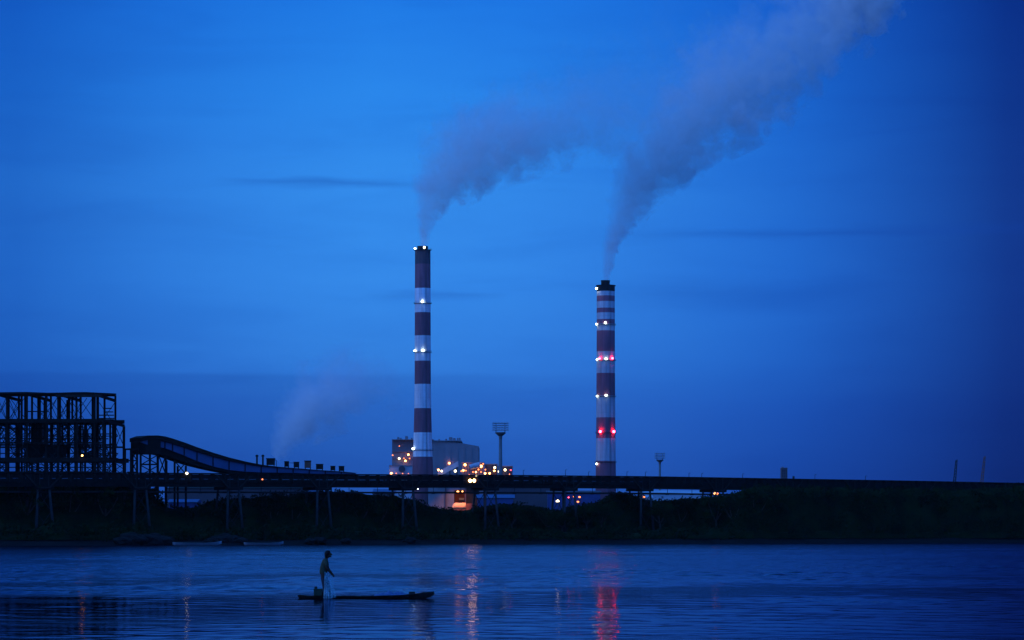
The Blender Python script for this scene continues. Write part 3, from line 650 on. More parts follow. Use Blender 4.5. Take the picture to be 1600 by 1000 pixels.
# ------------------------------------------------------------------ yard buildings seen under the bridge
def shed(name, label, cat, x0, x1, y0, Y, dep, mw, mr, pitch=.9, over=.4, doors=()):
    k = Y/FPX; X0, X1 = (x0-800)*k, (x1-800)*k; zt_ = zpx(y0, Y); o = Vector(((X0+X1)/2, Y, 1.5)); t = thing(name, label, cat, o)
    b = MB(o); b.box(((X0+X1)/2, Y+dep/2, (zt_-pitch+1.5)/2), (X1-X0, dep, zt_-pitch-1.5)); b.build('wall', mw, t)
    b = MB(o); ring = lambda x: [Vector((x, Y-over, zt_-pitch+.02)), Vector((x, Y+dep+over, zt_-pitch+.02)), Vector((x, Y+dep/2, zt_))]
    b.loft([ring(X0-over), ring(X1+over)]); b.build('roof', mr, t)
    for dx, dw, dh in doors:
        b = MB(o); b.box(((dx-800)*k, Y-.06, 1.5+dh/2), (dw, .1, dh)); b.build('door', M_steel, t)
    return t, o
shed('shed', 'blue roofed shed glimpsed under the bridge left of the taller chimney', 'shed', 584, 613, 763.6, 700, 14, M_pink, M_bluet, 1.0)
shed('shed', 'small blue roofed shed peeping out under the low end of the gallery', 'shed', 470, 492, 764, 690, 10, M_steel2, M_bluet, .9)
shed('warehouse', 'long grey warehouse behind the bridge below the curved gallery', 'warehouse', 262, 470, 759, 640, 20, M_pink, M_steel2, .6)
shed('shed', 'bright blue tarpaulin topped shed among the trees left of centre', 'shed', 264, 306, 779.5, 585, 8, M_bluet, M_bluet, .7)
shed('shed', 'wide blue roofed shed directly right of the orange lit gateway', 'shed', 746, 802, 772, 720, 16, M_bluet, M_bluet, 1.0)
shed('warehouse', 'long pinkish warehouse behind the bridge right of centre', 'warehouse', 764, 862, 757.5, 760, 20, M_pink, M_pale, .6)
shed('shed', 'violet blue shed behind the white lamp on a pole', 'shed', 856, 938, 766, 735, 14, M_bluet, M_pink, .8)
shed('shed', 'long pale shed with bright roof right of the shorter chimney', 'shed', 1003, 1096, 765.6, 720, 14, M_pale, M_pale, .9)
shed('shed', 'tiny pale cabin with an orange glow beneath the long pale shed', 'shed', 1002, 1018, 773.5, 690, 6, M_pale, M_pale, .6)
def gateway():
    Y = 740; k = Y/FPX; X = lambda px: (px-800)*k; o = Vector((X(707), Y, 1.5))
    t = thing('gate_building', 'pale walled building with a dark gateway lit orange, under the bridge', 'building', o)
    H = zpx(757, Y)
    def wall(x0, x1, z0, z1, m=M_dull, d=12, y=0, nm='wall'):
        b = MB(o); b.box(((X(x0)+X(x1))/2, Y+y+d/2, (z0+z1)/2), (X(x1)-X(x0), d, z1-z0)); return b.build(nm, m, t)
    wall(669, 709.5, 1.5, H); wall(728.5, 748, 1.5, H, M_steel2); wall(709.6, 728.4, zpx(766, Y), H)
    wall(709.6, 728.4, 1.5, zpx(766, Y)-.01, M_rust, 1, 9, 'gateway_back')
    for x in (696.5, 727.2): wall(x-1, x+1, 1.5, H-.4, M_pink, .5, -.52, 'pilaster')
    wall(668.4, 748.6, H, H+.5, M_roof, 13, -.6, 'roof')
    wall(716.5, 724.5, zpx(781, Y), zpx(777.6, Y), M_pale, .2, 6.0, 'signboard')
    wall(669, 709, zpx(769.4, Y), zpx(768.2, Y), M_steel2, .3, -.32, 'string_course')
    yl = Y-9.0; lamp(t, o, P(715.3, 769, yl), .40, M_gate)
    b = MB(o); q = P(716.5, 768, yl); b.bar(q+Vector((0,.3,.3)), (q.x, Y, q.z+.6), .16); b.build('lamp_arm', M_steel2, t)
    ld = bpy.data.lights.new('gateway_beam', 'SPOT'); lo = bpy.data.objects.new('gateway_beam', ld); COL.objects.link(lo)   # the hooded lamp's own downward beam
    lo.location = q+Vector((0, .6, -.1)); ld.energy = 2600; ld.color = (1, .36, .09); ld.spot_size = R(96); ld.spot_blend = .5; ld.shadow_soft_size = .3
    lo.rotation_euler = (Vector((X(717), Y-4.5, zpx(788, Y)))-lo.location).to_track_quat('-Z', 'Y').to_euler()
    lamp(t, o, Vector((X(722), Y+5.0, zpx(767.6, Y))), .22, M_gate)  # extra lamp, added out of sight behind the lintel to brighten the gateway interior
    # lorry with a rounded cover standing in the light
    M_cover = mat('canvas_cover', (.66,.36,.16), .8, 0, .15, 1)
    o2 = Vector((X(717), Y-5, 1.6)); t2 = thing('lorry', 'lorry with a rounded canvas cover glowing orange in the gateway light', 'lorry', o2)
    kk = (Y-5)/FPX; x0, x1 = (706.5-800)*kk, (728-800)*kk; zt_, zb = zpx(785.5, Y-5), zpx(795, Y-5)
    b = MB(o2); ring = []
    for x, s in ((x0, .55), (x0+.4, .85), (x0+.9, 1), (x1-.2, 1), (x1, .96)):
        ring.append([Vector((x, Y-5-1.2*math.cos(a), zb+(zt_-zb)*s*max(0, math.sin(a))**.6)) for a in [math.pi*i/12 for i in range(13)]])
    b.loft(ring); b.build('canvas_cover', M_cover, t2, True)
    b = MB(o2); b.box(((x0+x1)/2, Y-5, zb-.25), (x1-x0, 2.3, .45)); b.build('bed', M_rust, t2)
    b = MB(o2); b.box((x1+.95, Y-5, zb+.3), (1.7, 2.2, 2.2)); b.build('cab', M_rust, t2)
    for x in (x0+.8, x1-.7, x1+1.0):
        for s in (-1, 1):
            b = MB(o2); b.tube((x, Y-5+s*1.0, 2.1), (x, Y-5+s*1.25, 2.1), .5, n=16); b.build('wheel', M_steel, t2)
    b = MB(o2); b.box(((x0+x1)/2, Y-5, (zb-.5+2.1)/2+.1), (x1-x0+2.2, .9, max(.3, zb-.6-2.1))); b.build('chassis', M_steel, t2)
gateway()
def pole_lamp(label, px, py, Y, m, r, foot=None):
    q = P(px, py, Y); o = Vector((q.x, Y, 1.5)); t = thing('street_lamp', label, 'street lamp', o, 'lit lamps on poles in the yard')
    b = MB(o); b.tube((q.x+.3, Y+.4, 1.4), (q.x+.3, Y+.4, q.z+.3), .10, .07, n=8); b.build('pole', M_pierp, t)
    b = MB(o); b.bar((q.x+.3, Y+.4, q.z+.25), (q.x, Y-.1, q.z+.3), .08); b.build('arm', M_steel2, t)
    b = MB(o); b.ball(q, r, 2, (1,1,.7)); b.build('lamp_head', m, t, True)
pole_lamp('bright white lamp on a thin pole beside the violet blue shed', 871.4, 782.8, 700, M_softw, .42)
for i, (px, py, m, lab) in enumerate(((888.5,777.3,M_redweak,'small pinkish yard lamp, left one of the close pair under the bridge'), (905.5,776.6,M_dimor,'small pinkish yard lamp at the right end of the little row'), (896.5,775.6,M_dimor,'small orange yard lamp in the middle of the little row'), (1006,776.5,M_dimor,'small orange lamp on the tiny pale cabin'), (903,784,M_dimor,'lowest faint yard lamp below the little row'))):
    pole_lamp(lab, px, py, 684 if px > 1000 else 725, m, .2 if m is M_redweak else .3)

# ------------------------------------------------------------------ far right: small tower block and crane booms
def far_right():
    Y = 2000; o = P(1225.5, 835, Y); t = thing('tower_block', 'small lone brownish tower block on the skyline right of the masts', 'building', o)
    block(t, o, 1221, 1230.4, 731.5, None, Y, 8, M_pink, 'wall'); block(t, o, 1220.6, 1230.8, 730.6, 731.5, Y-.3, 8.6, M_wall, 'roof')
    block(t, o, 1222, 1224.5, 729, 730.6, Y+1, 3, M_wall, 'stair_head')
    for py in (735, 739, 743):
        for x in (1222.6, 1225.7, 1228.6): block(t, o, x-.5, x+.5, py, py+1.8, Y-.06, .1, M_steel, 'window')
    o = P(1240, 835, Y); t = thing('water_tank', 'tiny dark water tank on the skyline right of the lone tower block', 'tank', o)
    block(t, o, 1238.6, 1241.6, 744, 747.5, Y, 2, M_steel2, 'tank'); block(t, o, 1239.5, 1240.7, 747.5, None, Y+.4, 1, M_steel, 'stand')
    for lab, x0, y0, x1, y1 in (('left, dark lattice crane boom leaning on the skyline at far right', 1490.5, 762, 1494.4, 719.5), ('right, taller rust red lattice crane boom on the skyline at far right', 1533, 762, 1538.4, 714)):
        Y = 2300; a, c = P(x0, y0, Y), P(x1, y1, Y); m = M_steel2 if x0 < 1500 else M_rust
        t = thing('crane', lab, 'crane', Vector((a.x, Y, 2)), 'crane booms on the skyline')
        oo = t.location.copy(); b = MB(oo); d = 1.0
        for sx in (-1, 1):
            for sy in (-1, 1): b.bar(a+Vector((sx*d, sy*d, 0)), c+Vector((sx*d*.55, sy*d*.55, 0)), .42)
        n = 9
        for i in range(n):
            f0, f1 = i/n, (i+1)/n; e0, e1 = d*(1-.45*f0), d*(1-.45*f1); q0, q1 = a.lerp(c, f0), a.lerp(c, f1); s = 1 if i % 2 else -1
            b.bar(q0+Vector((s*e0, -e0, 0)), q1+Vector((-s*e1, -e1, 0)), .26); b.bar(q0+Vector((s*e0, e0, 0)), q1+Vector((-s*e1, e1, 0)), .26)
        b.build('boom', m, t)
        b = MB(oo); b.box((a.x, Y, (a.z+2)/2), (3.2, 3.2, a.z-2)); b.build('mast', m, t)
        b = MB(oo); b.box((a.x-1.5, Y, a.z+.9), (5, 3, 2.2)); b.build('cab', m, t)
        b = MB(oo); b.bar(c+Vector((-.6,0,0)), c+Vector((.9,0,.4)), .5); b.build('boom_tip', m, t)
far_right()

# ------------------------------------------------------------------ vegetation on the bank
def leaf_clump(b, c, r, n, size, rnd):
    for _ in range(n):
        d = Vector((rnd.gauss(0,1), rnd.gauss(0,1), rnd.gauss(0,.8))).normalized()*r*rnd.uniform(.45,1)
        u = Vector((rnd.gauss(0,1), rnd.gauss(0,1), rnd.gauss(0,1))).normalized(); w = u.orthogonal().normalized(); s = size*rnd.uniform(.6,1.4); q = c+d
        b.add([q-u*s, q+w*s*.45, q+u*s, q-w*s*.45], [(0,1,2,3)])
def interp(tab, x):
    for (a, va), (c, vc) in zip(tab, tab[1:]):
        if x <= c: return va+(vc-va)*(x-a)/(c-a)
    return tab[-1][1]
PROF = [(-200,748),(0,749),(60,747),(150,750),(225,752),(246,778),(262,790),(306,790),(325,779),(380,774),(440,768),(485,765),(520,763.5),(556,763),(575,768),(612,771),(640,775),(668,786),(700,792),(728,796),(745,789),(780,783),(830,786),(866,794),(880,791),(905,786),(938,778),(950,768),(968,765.5),(985,768),(1010,777),(1050,777),(1090,774),(1130,769),(1160,761),(1185,755.5),(1215,754.5),(1260,757.5),(1330,758.5),(1420,758.5),(1500,759),(1560,757.5),(1600,753.5),(1700,750),(1900,752)]
def bankpos(px, off):
    # point off metres inland of the shoreline in the direction of pixel column px
    k = (px-800)/FPX; Y = 560.0
    for _ in range(12): Y = shoreY(k*Y)+off
    return Vector((k*Y, Y, 1.0))
def undergrowth():
    rnd = random.Random(5); b = MB()
    # dense inner ridges, then leaf clumps all over them
    for off, fr in ((31, .93), (12, .35)):
        vs = []; xs = list(range(-220, 1900, 12)); prof = [(-5,0),(-4,.45),(-2,.86),(0,1),(2,.85),(4.5,.4),(6,0)]
        for x in xs:
            o2 = off if x < 1080 or off == 12 else max(13, off-(x-1080)*.25)
            if off == 12 and x > 1100: fr2 = .55
            else: fr2 = fr
            c = bankpos(x, o2); H = zpx(interp(PROF, x), c.y)-1
            if off == 12: H *= .45+.4*mnoise.noise((x*.02, 4, 1))
            for dx, f in prof:
                j = mnoise.noise((x*.05, dx*.7, off))
                vs.append(c+Vector((0, dx*1.2+j, H*f*fr2*(1+.10*j))))
        n = len(prof); b.add(vs, [(i*n+j, (i+1)*n+j, (i+1)*n+j+1, i*n+j+1) for i in range(len(xs)-1) for j in range(n-1)])
    for _ in range(4200):
        x = rnd.uniform(-200, 1850); row = rnd.random()
        if row < .5:
            o2 = 31 if x < 1080 else max(13, 31-(x-1080)*.25); c = bankpos(x, o2+rnd.uniform(-5,4)); H = zpx(interp(PROF, x), c.y)-1
            z = H*(rnd.random()**.45); 
            if rnd.random() < .35: z = H*rnd.uniform(.9,1.0)
            z -= .9
        else:
            c = bankpos(x, 9+rnd.uniform(-5,9)); H = (zpx(interp(PROF, x), c.y)-1)*(.30 if x < 1100 else .6)*(.7+.6*mnoise.noise((x*.03, 7, 2))); z = H*rnd.random()**.7
        leaf_clump(b, c+Vector((0, 0, max(.2, z))), rnd.uniform(.8,1.5), 13, .36, rnd)
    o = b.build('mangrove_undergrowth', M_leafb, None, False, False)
    tag(o, 'dense dark mangrove undergrowth covering the far bank below the bridge', 'undergrowth', kind='stuff')
undergrowth()
def tree_proto(seed, H, Rr):
    rnd = random.Random(seed); t = thing('mangrove_tree', 'x', 'tree', (0,0,0))
    b = MB(); tops = []
    lean = Vector((rnd.uniform(-.4,.4), rnd.uniform(-.4,.4), 0)); fork = Vector((0,0,H*.38))+lean
    b.tube((0,0,-.4), fork, H*.030, H*.020, n=8)
    for i in range(5):
        a = i*2*math.pi/5+rnd.uniform(-.4,.4); e = Vector((math.cos(a)*Rr*.6, math.sin(a)*Rr*.6, H*rnd.uniform(.62,.85))); m = fork.lerp(e, .5)+Vector((0,0,-H*.04))
        b.tube(fork, m, H*.014, H*.010, n=6); b.tube(m, e, H*.010, H*.004, n=6); tops.append(e)
    for i in range(6):   # stilt roots
        a = i*math.pi/3+.3; r = Rr*.25; b.tube((math.cos(a)*r, math.sin(a)*r, -.4), (0, 0, H*.12), H*.008, H*.010, n=5)
    b.build('trunk', M_bark, t)
    c = MB(); lobes = [(Vector((0,0,H*.82))+lean, Rr*.52)]+[(q+Vector((0,0,H*.03)), Rr*rnd.uniform(.30,.46)) for q in tops]
    for i in range(5):
        a = rnd.uniform(0, 6.28); lobes.append((Vector((math.cos(a)*Rr*.75, math.sin(a)*Rr*.75, H*rnd.uniform(.45,.72))), Rr*rnd.uniform(.24,.38)))
    for q, r in lobes:
        for _ in range(int(16*(r/Rr)/.35)):
            d = Vector((rnd.gauss(0,1), rnd.gauss(0,1), rnd.gauss(0,.85))).normalized()*r*rnd.uniform(.35,1)
            z = (q+d).z
            leaf_clump(c, q+d, Rr*.16, 9, .30, rnd)
    zmax = max(v.z for v in c.v)
    for v in c.v: v.z *= H/zmax
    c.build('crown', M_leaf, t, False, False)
    return t
def trees():
    rnd = random.Random(21); protos = [tree_proto(3, 11, 4.2), tree_proto(8, 12, 5.0), tree_proto(14, 10, 3.8), tree_proto(30, 11.5, 4.6)]
    used = set()
    def put(i, px, off, frac, lab, grp):
        src = protos[i]; c = bankpos(px, off); H = (zpx(interp(PROF, px), c.y)-1.2)*frac; h0 = (11,12,10,11.5)[i]; s = H/h0
        if i in used:
            r = src.copy(); COL.objects.link(r)
            for ch in src.children:
                q = ch.copy(); COL.objects.link(q); q.parent = r
        else: r = src; used.add(i)
        r.location = (c.x, c.y, 1.0); r.scale = (max(.75,s)*rnd.uniform(.9,1.15), max(.75,s)*rnd.uniform(.9,1.15), s); r.rotation_euler[2] = rnd.uniform(0, 6.28)
        tag(r, lab, 'tree', grp)
    for j, px in enumerate(range(-20, 660, 32)):
        if 255 < px < 312: continue
        put(j % 4, px+rnd.uniform(-9,9), 29+rnd.uniform(-3,4), rnd.uniform(.93,1.03), 'dark mangrove tree behind the bridge legs, left of the orange lit gateway', 'mangroves behind the bridge legs')
    for j, px in enumerate(range(765, 1100, 30)):
        put((j+1) % 4, px+rnd.uniform(-9,9), 26+rnd.uniform(-4,4), rnd.uniform(.93,1.02), 'dark low mangrove tree below the bridge, between the gateway and the far shed', 'mangroves below the middle of the bridge')
    for j, px in enumerate(range(1128, 1640, 24)):
        put((j+2) % 4, px+rnd.uniform(-8,8), 13+rnd.uniform(-3,3), rnd.uniform(.93,1.03), 'tall dark mangrove tree hiding the bridge on the right part of the bank', 'mangroves at the right of the bank')
trees()
def rocks():
    rnd = random.Random(9)
    for px, py, w in ((205,846,2.6),(222,843,2.2),(238,846,2.4),(252,848,1.8),(262,849,1.4),(190,848,1.6),(340,844,1.9),(352,840,2.3),(366,845,2.0),(377,848,1.2),(330,848,1.2),(485,848,1.0),(500,847.5,1.4),(640,847,1.2),(540,848,1.0)):
        c = bankpos(px, .8+max(0, (849-py)*.5)); b = MB(c); bm = bmesh.new(); bmesh.ops.create_icosphere(bm, subdivisions=3, radius=1)
        bm.verts.ensure_lookup_table(); sd = rnd.random()*50
        vs = []
        for q in bm.verts:
            d = q.co.normalized(); f = 1+.35*mnoise.noise(d*1.5+Vector((sd,0,0)))+.12*mnoise.noise(d*4+Vector((sd,0,0)))
            vs.append(c+Vector((d.x*w*f, d.y*w*.8*f, d.z*w*.55*f-.3)))
        b.add(vs, [tuple(x.index for x in f.verts) for f in bm.faces]); bm.free(); o = b.build('rock', M_rock, None)
        left = px < 300; tag(o, 'dark boulder on the waterline at the left end of the bank' if left else 'dark boulder at the foot of the bridge legs by the water', 'rock', 'boulders at the left end' if left else 'boulders by the bridge legs')
rocks()

# ------------------------------------------------------------------ boats
def hull(b, secs, wall=.03):
    """secs: (x, half width, keel z, gunwale z); open hull with an inner skin"""
    outer, n = [], 9
    rings = []
    for x, w, zk, zg in secs:
        o_, i_ = [], []
        for j in range(n):
            a = -1+2*j/(n-1); f = abs(a)**1.6
            o_.append(Vector((x, a*w, zk+(zg-zk)*f)))
            i_.append(Vector((x, a*max(.004, w-wall), zk+wall+(zg-zk-wall)*f)))
        rings.append(o_+i_[::-1])
    b.loft(rings)
def moored(label, px, ln, hgt, Y):
    q = P(px, 830, Y); q.z = 0; t = thing('moored_boat', label, 'boat', q, 'pale boats moored at the far bank')
    L = ln/2; b = MB(); hull(b, [(-L,.15,.15,hgt*1.1),(-L*.85,.7,-.1,hgt*.95),(-L*.4,1.0,-.25,hgt*.85),(L*.3,1.0,-.25,hgt*.85),(L*.75,.65,-.1,hgt*1.05),(L,.06,.3,hgt*1.45)], .06); b.build('hull', M_hullp, t)
    for x in (-L*.5, 0, L*.45):
        b = MB(); b.box((x, 0, hgt*.75), (.3, 1.6, .06)); b.build('thwart', M_pierp, t)
moored('left, longer pale boat moored low at the far bank', 308, 8.6, .55, 499)
moored('right pale boat moored at the far bank beyond the fisherman', 412, 7.0, .5, 503)

YF = 105.8; KF = YF/FPX
def F(px, py, dy=0): return Vector(((px-800)*KF, YF+dy, (935-py)*KF))
def fishing_boat():
    o = F(572, 935); t = thing('fishing_canoe', 'long low dark canoe with an upturned bow carrying the fisherman', 'boat', o)
    f = lambda px, w, yk, yg: ((px-572)*KF, w, (935-yk)*KF, (935-yg)*KF)
    b = MB(); hull(b, [f(465.5,.10,933,929.4), f(468,.17,935.5,929.2), f(480,.26,937.5,930.6), f(505,.33,938.5,930.8), f(530,.35,939,931.2), f(552,.36,939,931.0), f(572,.36,939,931.3), f(590,.36,939,930.4), f(625,.33,938.5,929.4), f(645,.25,937.5,928), f(662,.15,936,926.2), f(674,.06,932.0,924.4), f(678.5,.012,928.8,923.8)], .025); b.build('hull', M_hull, t, False)
    for px in (530, 560, 612):
        b = MB(); b.box(((px-572)*KF, 0, (935-931.6)*KF), (.16, .6, .03)); b.build('thwart', M_hull, t)
    b = MB()
    for i in range(8):
        b.box(((482+i*4-572)*KF, 0, (935-931.0)*KF-.03), (.085, .52, .02))
    b.build('floorboard', M_hull, t)
    b = MB(); b.box((0*KF+(668-572)*KF, 0, (935-926.2)*KF), (.42, .16, .035)); b.build('bow_deck', M_hull, t)
    # crate by the fisherman's heels
    q = F(497, 931.5); M_crate = mat('green_crate', (.035,.06,.04), .6, 0, .3, 5)
    t2 = thing('fish_crate', 'dark green crate standing behind the fisherman at the stern', 'crate', q)
    w, h, d = 12.5*KF, 10.5*KF, .36
    b = MB(); b.box((0,0,.02), (w, d, .03)); 
    for s in (-1, 1): b.box((s*(w/2-.012), 0, h/2), (.024, d, h)); b.box((0, s*(d/2-.012), h/2), (w-.05, .024, h-.004))
    for x in (-.36, -.12, .12, .36):
        for s in (-1, 1): b.box((x*w, s*(d/2+.008), h/2), (.02, .014, h*.9))
    b.build('crate_body', M_crate, t2)
    b = MB(); b.box((0, 0, h+.012), (w*1.04, d*1.04, .03)); b.build('lid', M_crate, t2)
    q = F(493.5, 920.3); q.z += .012
    t3 = thing('bait_tin', 'small round tin on the lid of the green crate', 'tin', q); b = MB(); b.lathe((0,0,0), [(.05,.002),(.055,.06),(.05,.065)], 20); b.build('tin_body', M_hull, t3, True); b = MB(); b.lathe((0,0,.066), [(.056,0),(.056,.012),(.03,.016)], 20); b.build('tin_lid', M_steel2, t3)
    q = F(644, 930.6); t4 = thing('wooden_box', 'small dark wooden box just behind the upturned bow', 'box', q)
    b = MB(); b.box((0,0,.065), (9.5*KF, .28, .13)); b.build('box_body', M_hull, t4); b = MB(); b.box((0,0,.14), (10*KF, .30, .022)); b.build('lid', M_hull, t4)
    # heap of blue net
    m = mat('blue_net', (.06,.11,.21), .8, 0, .4, 14, .01); b = MB(); rnd = random.Random(2); q = F(611, 931.5)
    nx, ny = 46, 14; vs = []
    for i in range(nx+1):
        for j in range(ny+1):
            u, v = i/nx*2-1, j/ny*2-1; e = max(0, 1-u*u)**.6*max(0, 1-v*v)**.5
            z = e*(.15+.13*mnoise.noise((u*3.1, v*1.4, 2))+.03*mnoise.noise((u*9, v*4, 5))); vs.append(Vector((u*28*KF, v*.23, z-.01)))
    b.add(vs, [(i*(ny+1)+j, (i+1)*(ny+1)+j, (i+1)*(ny+1)+j+1, i*(ny+1)+j+1) for i in range(nx) for j in range(ny)])
    ob = b.build('net_heap', m, None, True); ob.location = q; tag(ob, 'heap of blue fishing net lying in the forward half of the canoe', 'net')
fishing_boat()

# ------------------------------------------------------------------ the fisherman
def skin_obj(name, chains, m, parent, sub=2):
    """chains: list of [(vec, radius)...]; a chain may start with an int index of an existing vertex"""
    vs, rs, es = [], [], []; root = 0
    for ch in chains:
        prev = None
        for it in ch:
            if isinstance(it, int): prev = it; continue
            vs.append(tuple(it[0])); rs.append(it[1]); i = len(vs)-1
            if prev is not None: es.append((prev, i))
            prev = i
    me = bpy.data.meshes.new(name); me.from_pydata(vs, es, []); o = bpy.data.objects.new(name, me); COL.objects.link(o)
    o.modifiers.new('Skin', 'SKIN'); ss = o.modifiers.new('Sub', 'SUBSURF'); ss.levels = ss.render_levels = sub
    lay = me.skin_vertices[0].data if len(me.skin_vertices) else None
    if lay is None:
        bm = bmesh.new(); bm.from_mesh(me); bm.verts.layers.skin.verify(); bm.to_mesh(me); bm.free(); lay = me.skin_vertices[0].data
    for i, r in enumerate(rs):
        lay[i].radius = r if isinstance(r, tuple) else (r, r); lay[i].use_root = (i == 0)
    bpy.context.view_layer.update()
    dg = bpy.context.evaluated_depsgraph_get(); ev = o.evaluated_get(dg); m2 = bpy.data.meshes.new_from_object(ev)
    o.modifiers.clear(); o.data = m2; m2.materials.clear(); m2.materials.append(m)
    for p in m2.polygons: p.use_smooth = True
    o.parent = parent; return o
def fisherman():
    M_skin = mat('tanned_skin', (.065,.035,.025), .8, 0, .12, 6); M_hair = mat('black_hair', (.010,.009,.009), .5, 0, .3, 20)
    M_shirt = mat('pale_shirt', (.060,.066,.040), .9, 0, .2, 6, .004); M_short = mat('dark_trousers', (.035,.035,.045), .85, 0, .25, 6, .004)
    o = F(508, 931.6); t = thing('person', 'barefoot fisherman standing at the canoe stern, head bowed, hauling a net with both hands', 'person', o)
    def J(px, py, dy=0): return Vector(((px-508)*KF, dy, (931.6-py)*KF))
    pel, wst, chs, nck = J(505.2,898.5), J(505.2,891), J(507,881), J(509.6,873)
    hd = [J(510.8,870.4), J(512.8,868), J(514,864.8)]
    body = [[(pel,.135),(wst,.125),(chs,.150),(nck,.070),(hd[0],.058),(hd[1],.088),(hd[2],.092),(J(513.7,862.4),.055)]]
    idx = {'pel':0,'wst':1,'chs':2,'nck':3,'h0':4,'h1':5,'h2':6}
    n = [8]
    def chain(start, pts):
        body.append([start]+pts); s = n[0]; n[0] += len(pts); return s
    chain(5, [(J(517.3,869.2),.030),(J(517.0,871.2),.022)])                # jaw and chin
    chain(6, [(J(518.0,866.6),.030),(J(519.7,867.4),.012)])                # brow and nose
    for s in (-1, 1): chain(5, [(J(512.4,867.2,s*.085),.022),(J(511.9,866.2,s*.097),.014)])    # ears
    hands = []
    for s in (-1, 1):
        k = J(508.6,875.2,s*.17); el = J(511.8+s*.5,888.6,s*.21); wr = J(518.6+s*.4,896.6,s*.075)
        a = chain(2, [(k,.066),(k.lerp(el,.5),.056),(el,.048),(el.lerp(wr,.4),.046),(wr,.032)]); wi = a+4
        palm = J(520.0+s*.4,898.4,s*.06); p = chain(wi, [(palm,(.036,.022))])
        for f in range(4):   # four curled fingers of unequal length, then the thumb
            off = Vector((.012-.004*f, (f-1.5)*.019, -.01)); ln = (.9,1,.95,.75)[f]
            b0 = palm+off+Vector((.022,0,-.018)); b1 = b0+Vector((.016*ln,0,-.03*ln)); b2 = b1+Vector((-.018*ln,0,-.022*ln))
            chain(p, [(b0,.0095),(b1,.0088),(b2,.0075)])
        chain(p, [(palm+Vector((-.006,-s*.032,-.012)),.011),(palm+Vector((.008,-s*.038,-.04)),.009),(palm+Vector((.016,-s*.03,-.058)),.008)])
        hands.append(palm)
    for s, hip, kn, an in ((-1, J(505.6,901,-.08), J(507.3,914.6,-.09), J(505.2,928.6,-.10)), (1, J(506.2,901,.08), J(512.6,914.2,.10), J(515.2,928.4,.11))):
        heel = an+Vector((-.035,0,-.045)); ball_ = an+Vector((.10,0,-.058)); toe = an+Vector((.165,0,-.062))
        a = chain(0, [(hip,.088),(hip.lerp(kn,.5),.076),(kn,.055),(kn.lerp(an,.35),.055),(an,.034),(ball_,(.042,.024)),(toe,(.036,.016))]); chain(a+4, [(heel,.03)])
    skin_obj('body', body, M_skin, t, 2)
    sh = [[(J(505.4,899.5),.165),(wst,.168),(chs,.200),(J(508.8,875),.110)]]
    for s in (-1, 1):
        k = J(508.6,875.6,s*.17); el = J(511.8+s*.5,888.6,s*.21); sh.append([2,(k,.086),(k.lerp(el,.45),.078),(k.lerp(el,.72),.070)])
    skin_obj('shirt', sh, M_shirt, t, 2)
    tr = [[(J(505.3,897.5),.134),(J(505.4,901),.128)]]
    for s, hip, kn in ((-1, J(505.6,902,-.08), J(507.3,914.6,-.09)), (1, J(506.2,902,.08), J(512.6,914.2,.10))):
        tr.append([1,(hip,.115),(hip.lerp(kn,.5),.104),(kn,.088),(kn+Vector((-.006,0,-.14)),.080)])
    skin_obj('trousers', tr, M_short, t, 2)
    b = MB(); c = J(513.1,866.0)
    bm = bmesh.new(); bmesh.ops.create_icosphere(bm, subdivisions=3, radius=1); bm.verts.ensure_lookup_table(); vs = []
    for q in bm.verts:
        d = q.co; f = 1+.10*mnoise.noise(d*3.2)+.05*mnoise.noise(d*8)
        front = max(0, d.x*.8-d.z*.55-.05)
        f *= 1-.45*min(1, front*1.6)
        vs.append(c+Vector((d.x*.132*f-.016, d.y*.122*f, d.z*.142*f+(-.035 if d.x < -.3 and d.z < 0 else .008))))
    b.add(vs, [tuple(x.index for x in f.verts) for f in bm.faces]); bm.free(); b.build('hair', M_hair, t, True)
    for s in (-1, 1):
        b = MB(); b.ball(J(517.9,867.6,s*.034), .011, 1); b.build('eye', M_hair, t, True)
    # net hanging from the hands down into the water beside the hull
    m = bpy.data.materials.new('pale_net'); m.use_nodes = True; tr_ = m.node_tree; bs = tr_.nodes['Principled BSDF']; bs.inputs['Roughness'].default_value = .7
    bs.inputs['Base Color'].default_value = (.22,.42,.46,1)
    tc = N(tr_, 'ShaderNodeTexCoord'); mp = N(tr_, 'ShaderNodeMapping'); mp.inputs['Scale'].default_value = (40, 40, 6); tr_.links.new(tc.outputs['Object'], mp.inputs[0])
    nz = N(tr_, 'ShaderNodeTexNoise', inp={'Scale': 1.0, 'Detail': 3.0}); tr_.links.new(mp.outputs[0], nz.inputs['Vector'])
    al = N(tr_, 'ShaderNodeMapRange'); tr_.links.new(nz.outputs[0], al.inputs[0])
    for q_, v_ in ((1,.42),(2,.68),(3,.14),(4,.80)): al.inputs[q_].default_value = v_
    tr_.links.new(al.outputs[0], bs.inputs['Alpha'])
    on = F(514, 934.5, -.42); b = MB(); nx, nz_ = 40, 26; vs = []
    top = [(507.6,893.5,-.20),(509.6,893.6,-.16),(512.5,897,-.10),(516.8,899.4,-.06),(520.2,899.2,-.08)]
    bot = [(506.4,934.4,-.42),(510,935.4,-.50),(514,935.4,-.55),(519,934.6,-.50),(526.5,932.8,-.42)]
